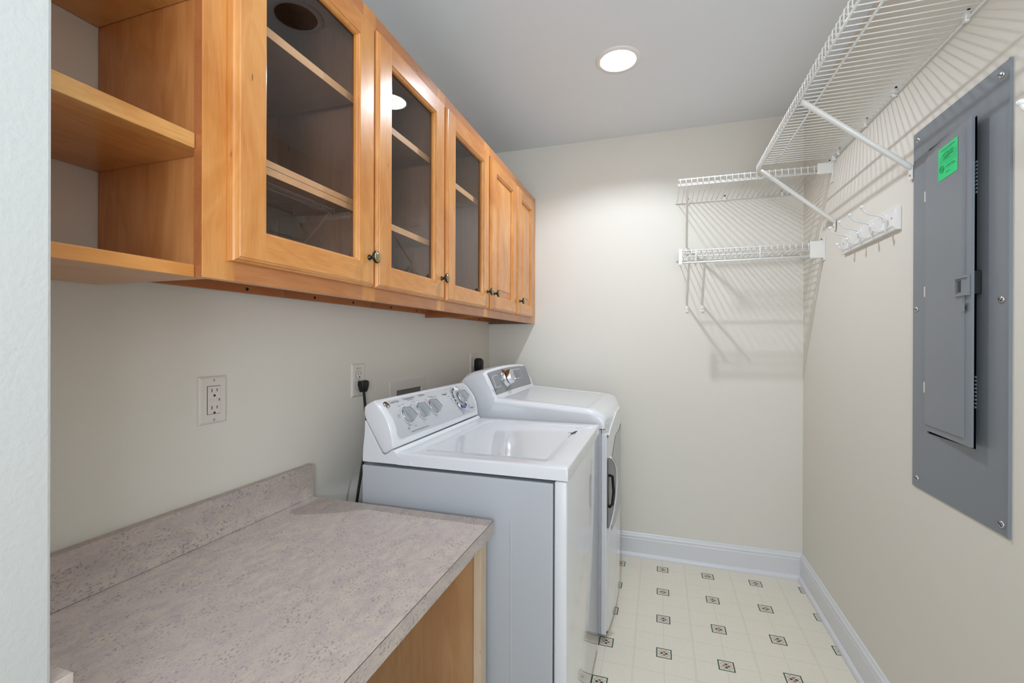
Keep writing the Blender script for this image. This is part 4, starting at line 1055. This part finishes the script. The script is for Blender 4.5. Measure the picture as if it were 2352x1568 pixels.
# long shelf on the right wall
zS = 2.045; xw = W-0.006; xfr = 1.458; ya, yb = 0.55, 2.300
t = thing('wire_shelf', 'long white wire shelf on the right wall above the breaker panel', 'wire shelf', (W, 1.42, zS), 'white wire shelves')
b = B(); y = yb-0.006
while y > ya:
    b.tube([(xw-0.001, y, zS), (xfr+0.004, y, zS), (xfr, y, zS-0.004), (xfr-0.0005, y, zS-0.036)], RW_, 6); y -= 0.0254
obj('wire_deck', b, 'wire', t)
b = B()
for (x, z) in ((xw, zS-0.004), (xfr+0.0045, zS-0.0045), (xfr+0.0035, zS-0.036), (xfr+0.075, zS-0.0045)): b.tube([(x, ya, z), (x, yb, z)], RL_, 8)
obj('long_wires', b, 'wire', t)
for y in (0.95, 1.409, 1.768, 1.982, 2.246): clip(t, (W-0.0005, y, zS), (-1, 0, 0))
brace(t, (1.466, 1.655, zS-0.034), (W-0.004, 1.666, 1.770), 0.0085, (-1, 0, 0))
brace(t, (1.470, 2.272, zS-0.034), (W-0.004, 2.290, 1.764), 0.0085, (-1, 0, 0))
brace(t, (1.466, 0.85, zS-0.034), (W-0.004, 0.86, 1.770), 0.0085, (-1, 0, 0))
obj('end_clip', B().box(W-0.016, W-0.0005, 2.285, 2.297, zS-0.016, zS+0.012, 0.002), 'wire', t)
# two shelves on the back wall
def back_shelf(zS, dep, x0, label, braces, rod):
    yw = D-0.006; yf = D-dep; x1 = W-0.05
    t = thing('wire_shelf', label, 'wire shelf', (1.45, D, zS), 'white wire shelves')
    b = B(); x = x0+0.010
    while x < x1+0.04:
        b.tube([(x, yw-0.001, zS), (x, yf+0.004, zS), (x, yf, zS-0.004), (x, yf-0.0005, zS-0.034)], RW_, 6); x += 0.0254
    obj('wire_deck', b, 'wire', t)
    b = B()
    for (y, z) in ((yw, zS-0.004), (yf+0.0045, zS-0.0045), (yf+0.0035, zS-0.034), (yf+0.075, zS-0.0045)): b.tube([(x0, y, z), (x1+0.03, y, z)], RL_, 8)
    obj('long_wires', b, 'wire', t)
    for x in (1.195, 1.383, 1.659): clip(t, (x, D-0.0005, zS), (0, -1, 0))
    eb = B().box(x1-0.006, W-0.0005, yf-0.006, yf+0.004, zS-(0.072 if rod else 0.042), zS+0.006, 0.0015).box(W-0.004, W-0.0005, yf-0.022, yf+0.02, zS-0.085, zS+0.022, 0.001)
    e = obj('end_bracket', eb, 'wire', t)
    obj('bracket_screw', B().lathe((W-0.012, yf-0.007, zS+0.013), (0, -1, 0), [(0, 0.003), (0.003, 0.0025), (0.003, 0)], 10), 'screw_black', e)
    for bx, zb, xb2 in braces: brace(t, (bx, yf+0.008, zS-0.034), (xb2, D-0.004, zb), 0.0058, (0, -1, 0))
    if rod:
        rz = zS-0.066
        rr2 = obj('hang_rod', B().tube([(x0, yf+0.002, rz), (x1, yf+0.002, rz+0.004)], 0.0052, 12), 'wire', t)
        obj('rod_end_plate', B().box(x0+0.000, x0+0.018, yf-0.006, yf+0.003, zS-0.076, zS+0.004, 0.0015), 'wire', t)
        for hx in (1.215, 1.500): obj('rod_hanger', B().tube([(hx, yf-0.001, zS-0.002), (hx, yf-0.003, zS-0.05), (hx, yf+0.004, zS-0.078), (hx, yf+0.014, zS-0.074)], 0.0030, 8), 'wire', t)
back_shelf(2.032, 0.411, 1.127, 'upper white wire shelf on the back wall, partly behind the long shelf', [(1.168, 1.775, 1.188)], False)
back_shelf(1.708, 0.310, 1.133, 'lower white wire shelf on the back wall, with a hanging rod beneath', [(1.185, 1.452, 1.190), (1.258, 1.452, 1.270)], True)
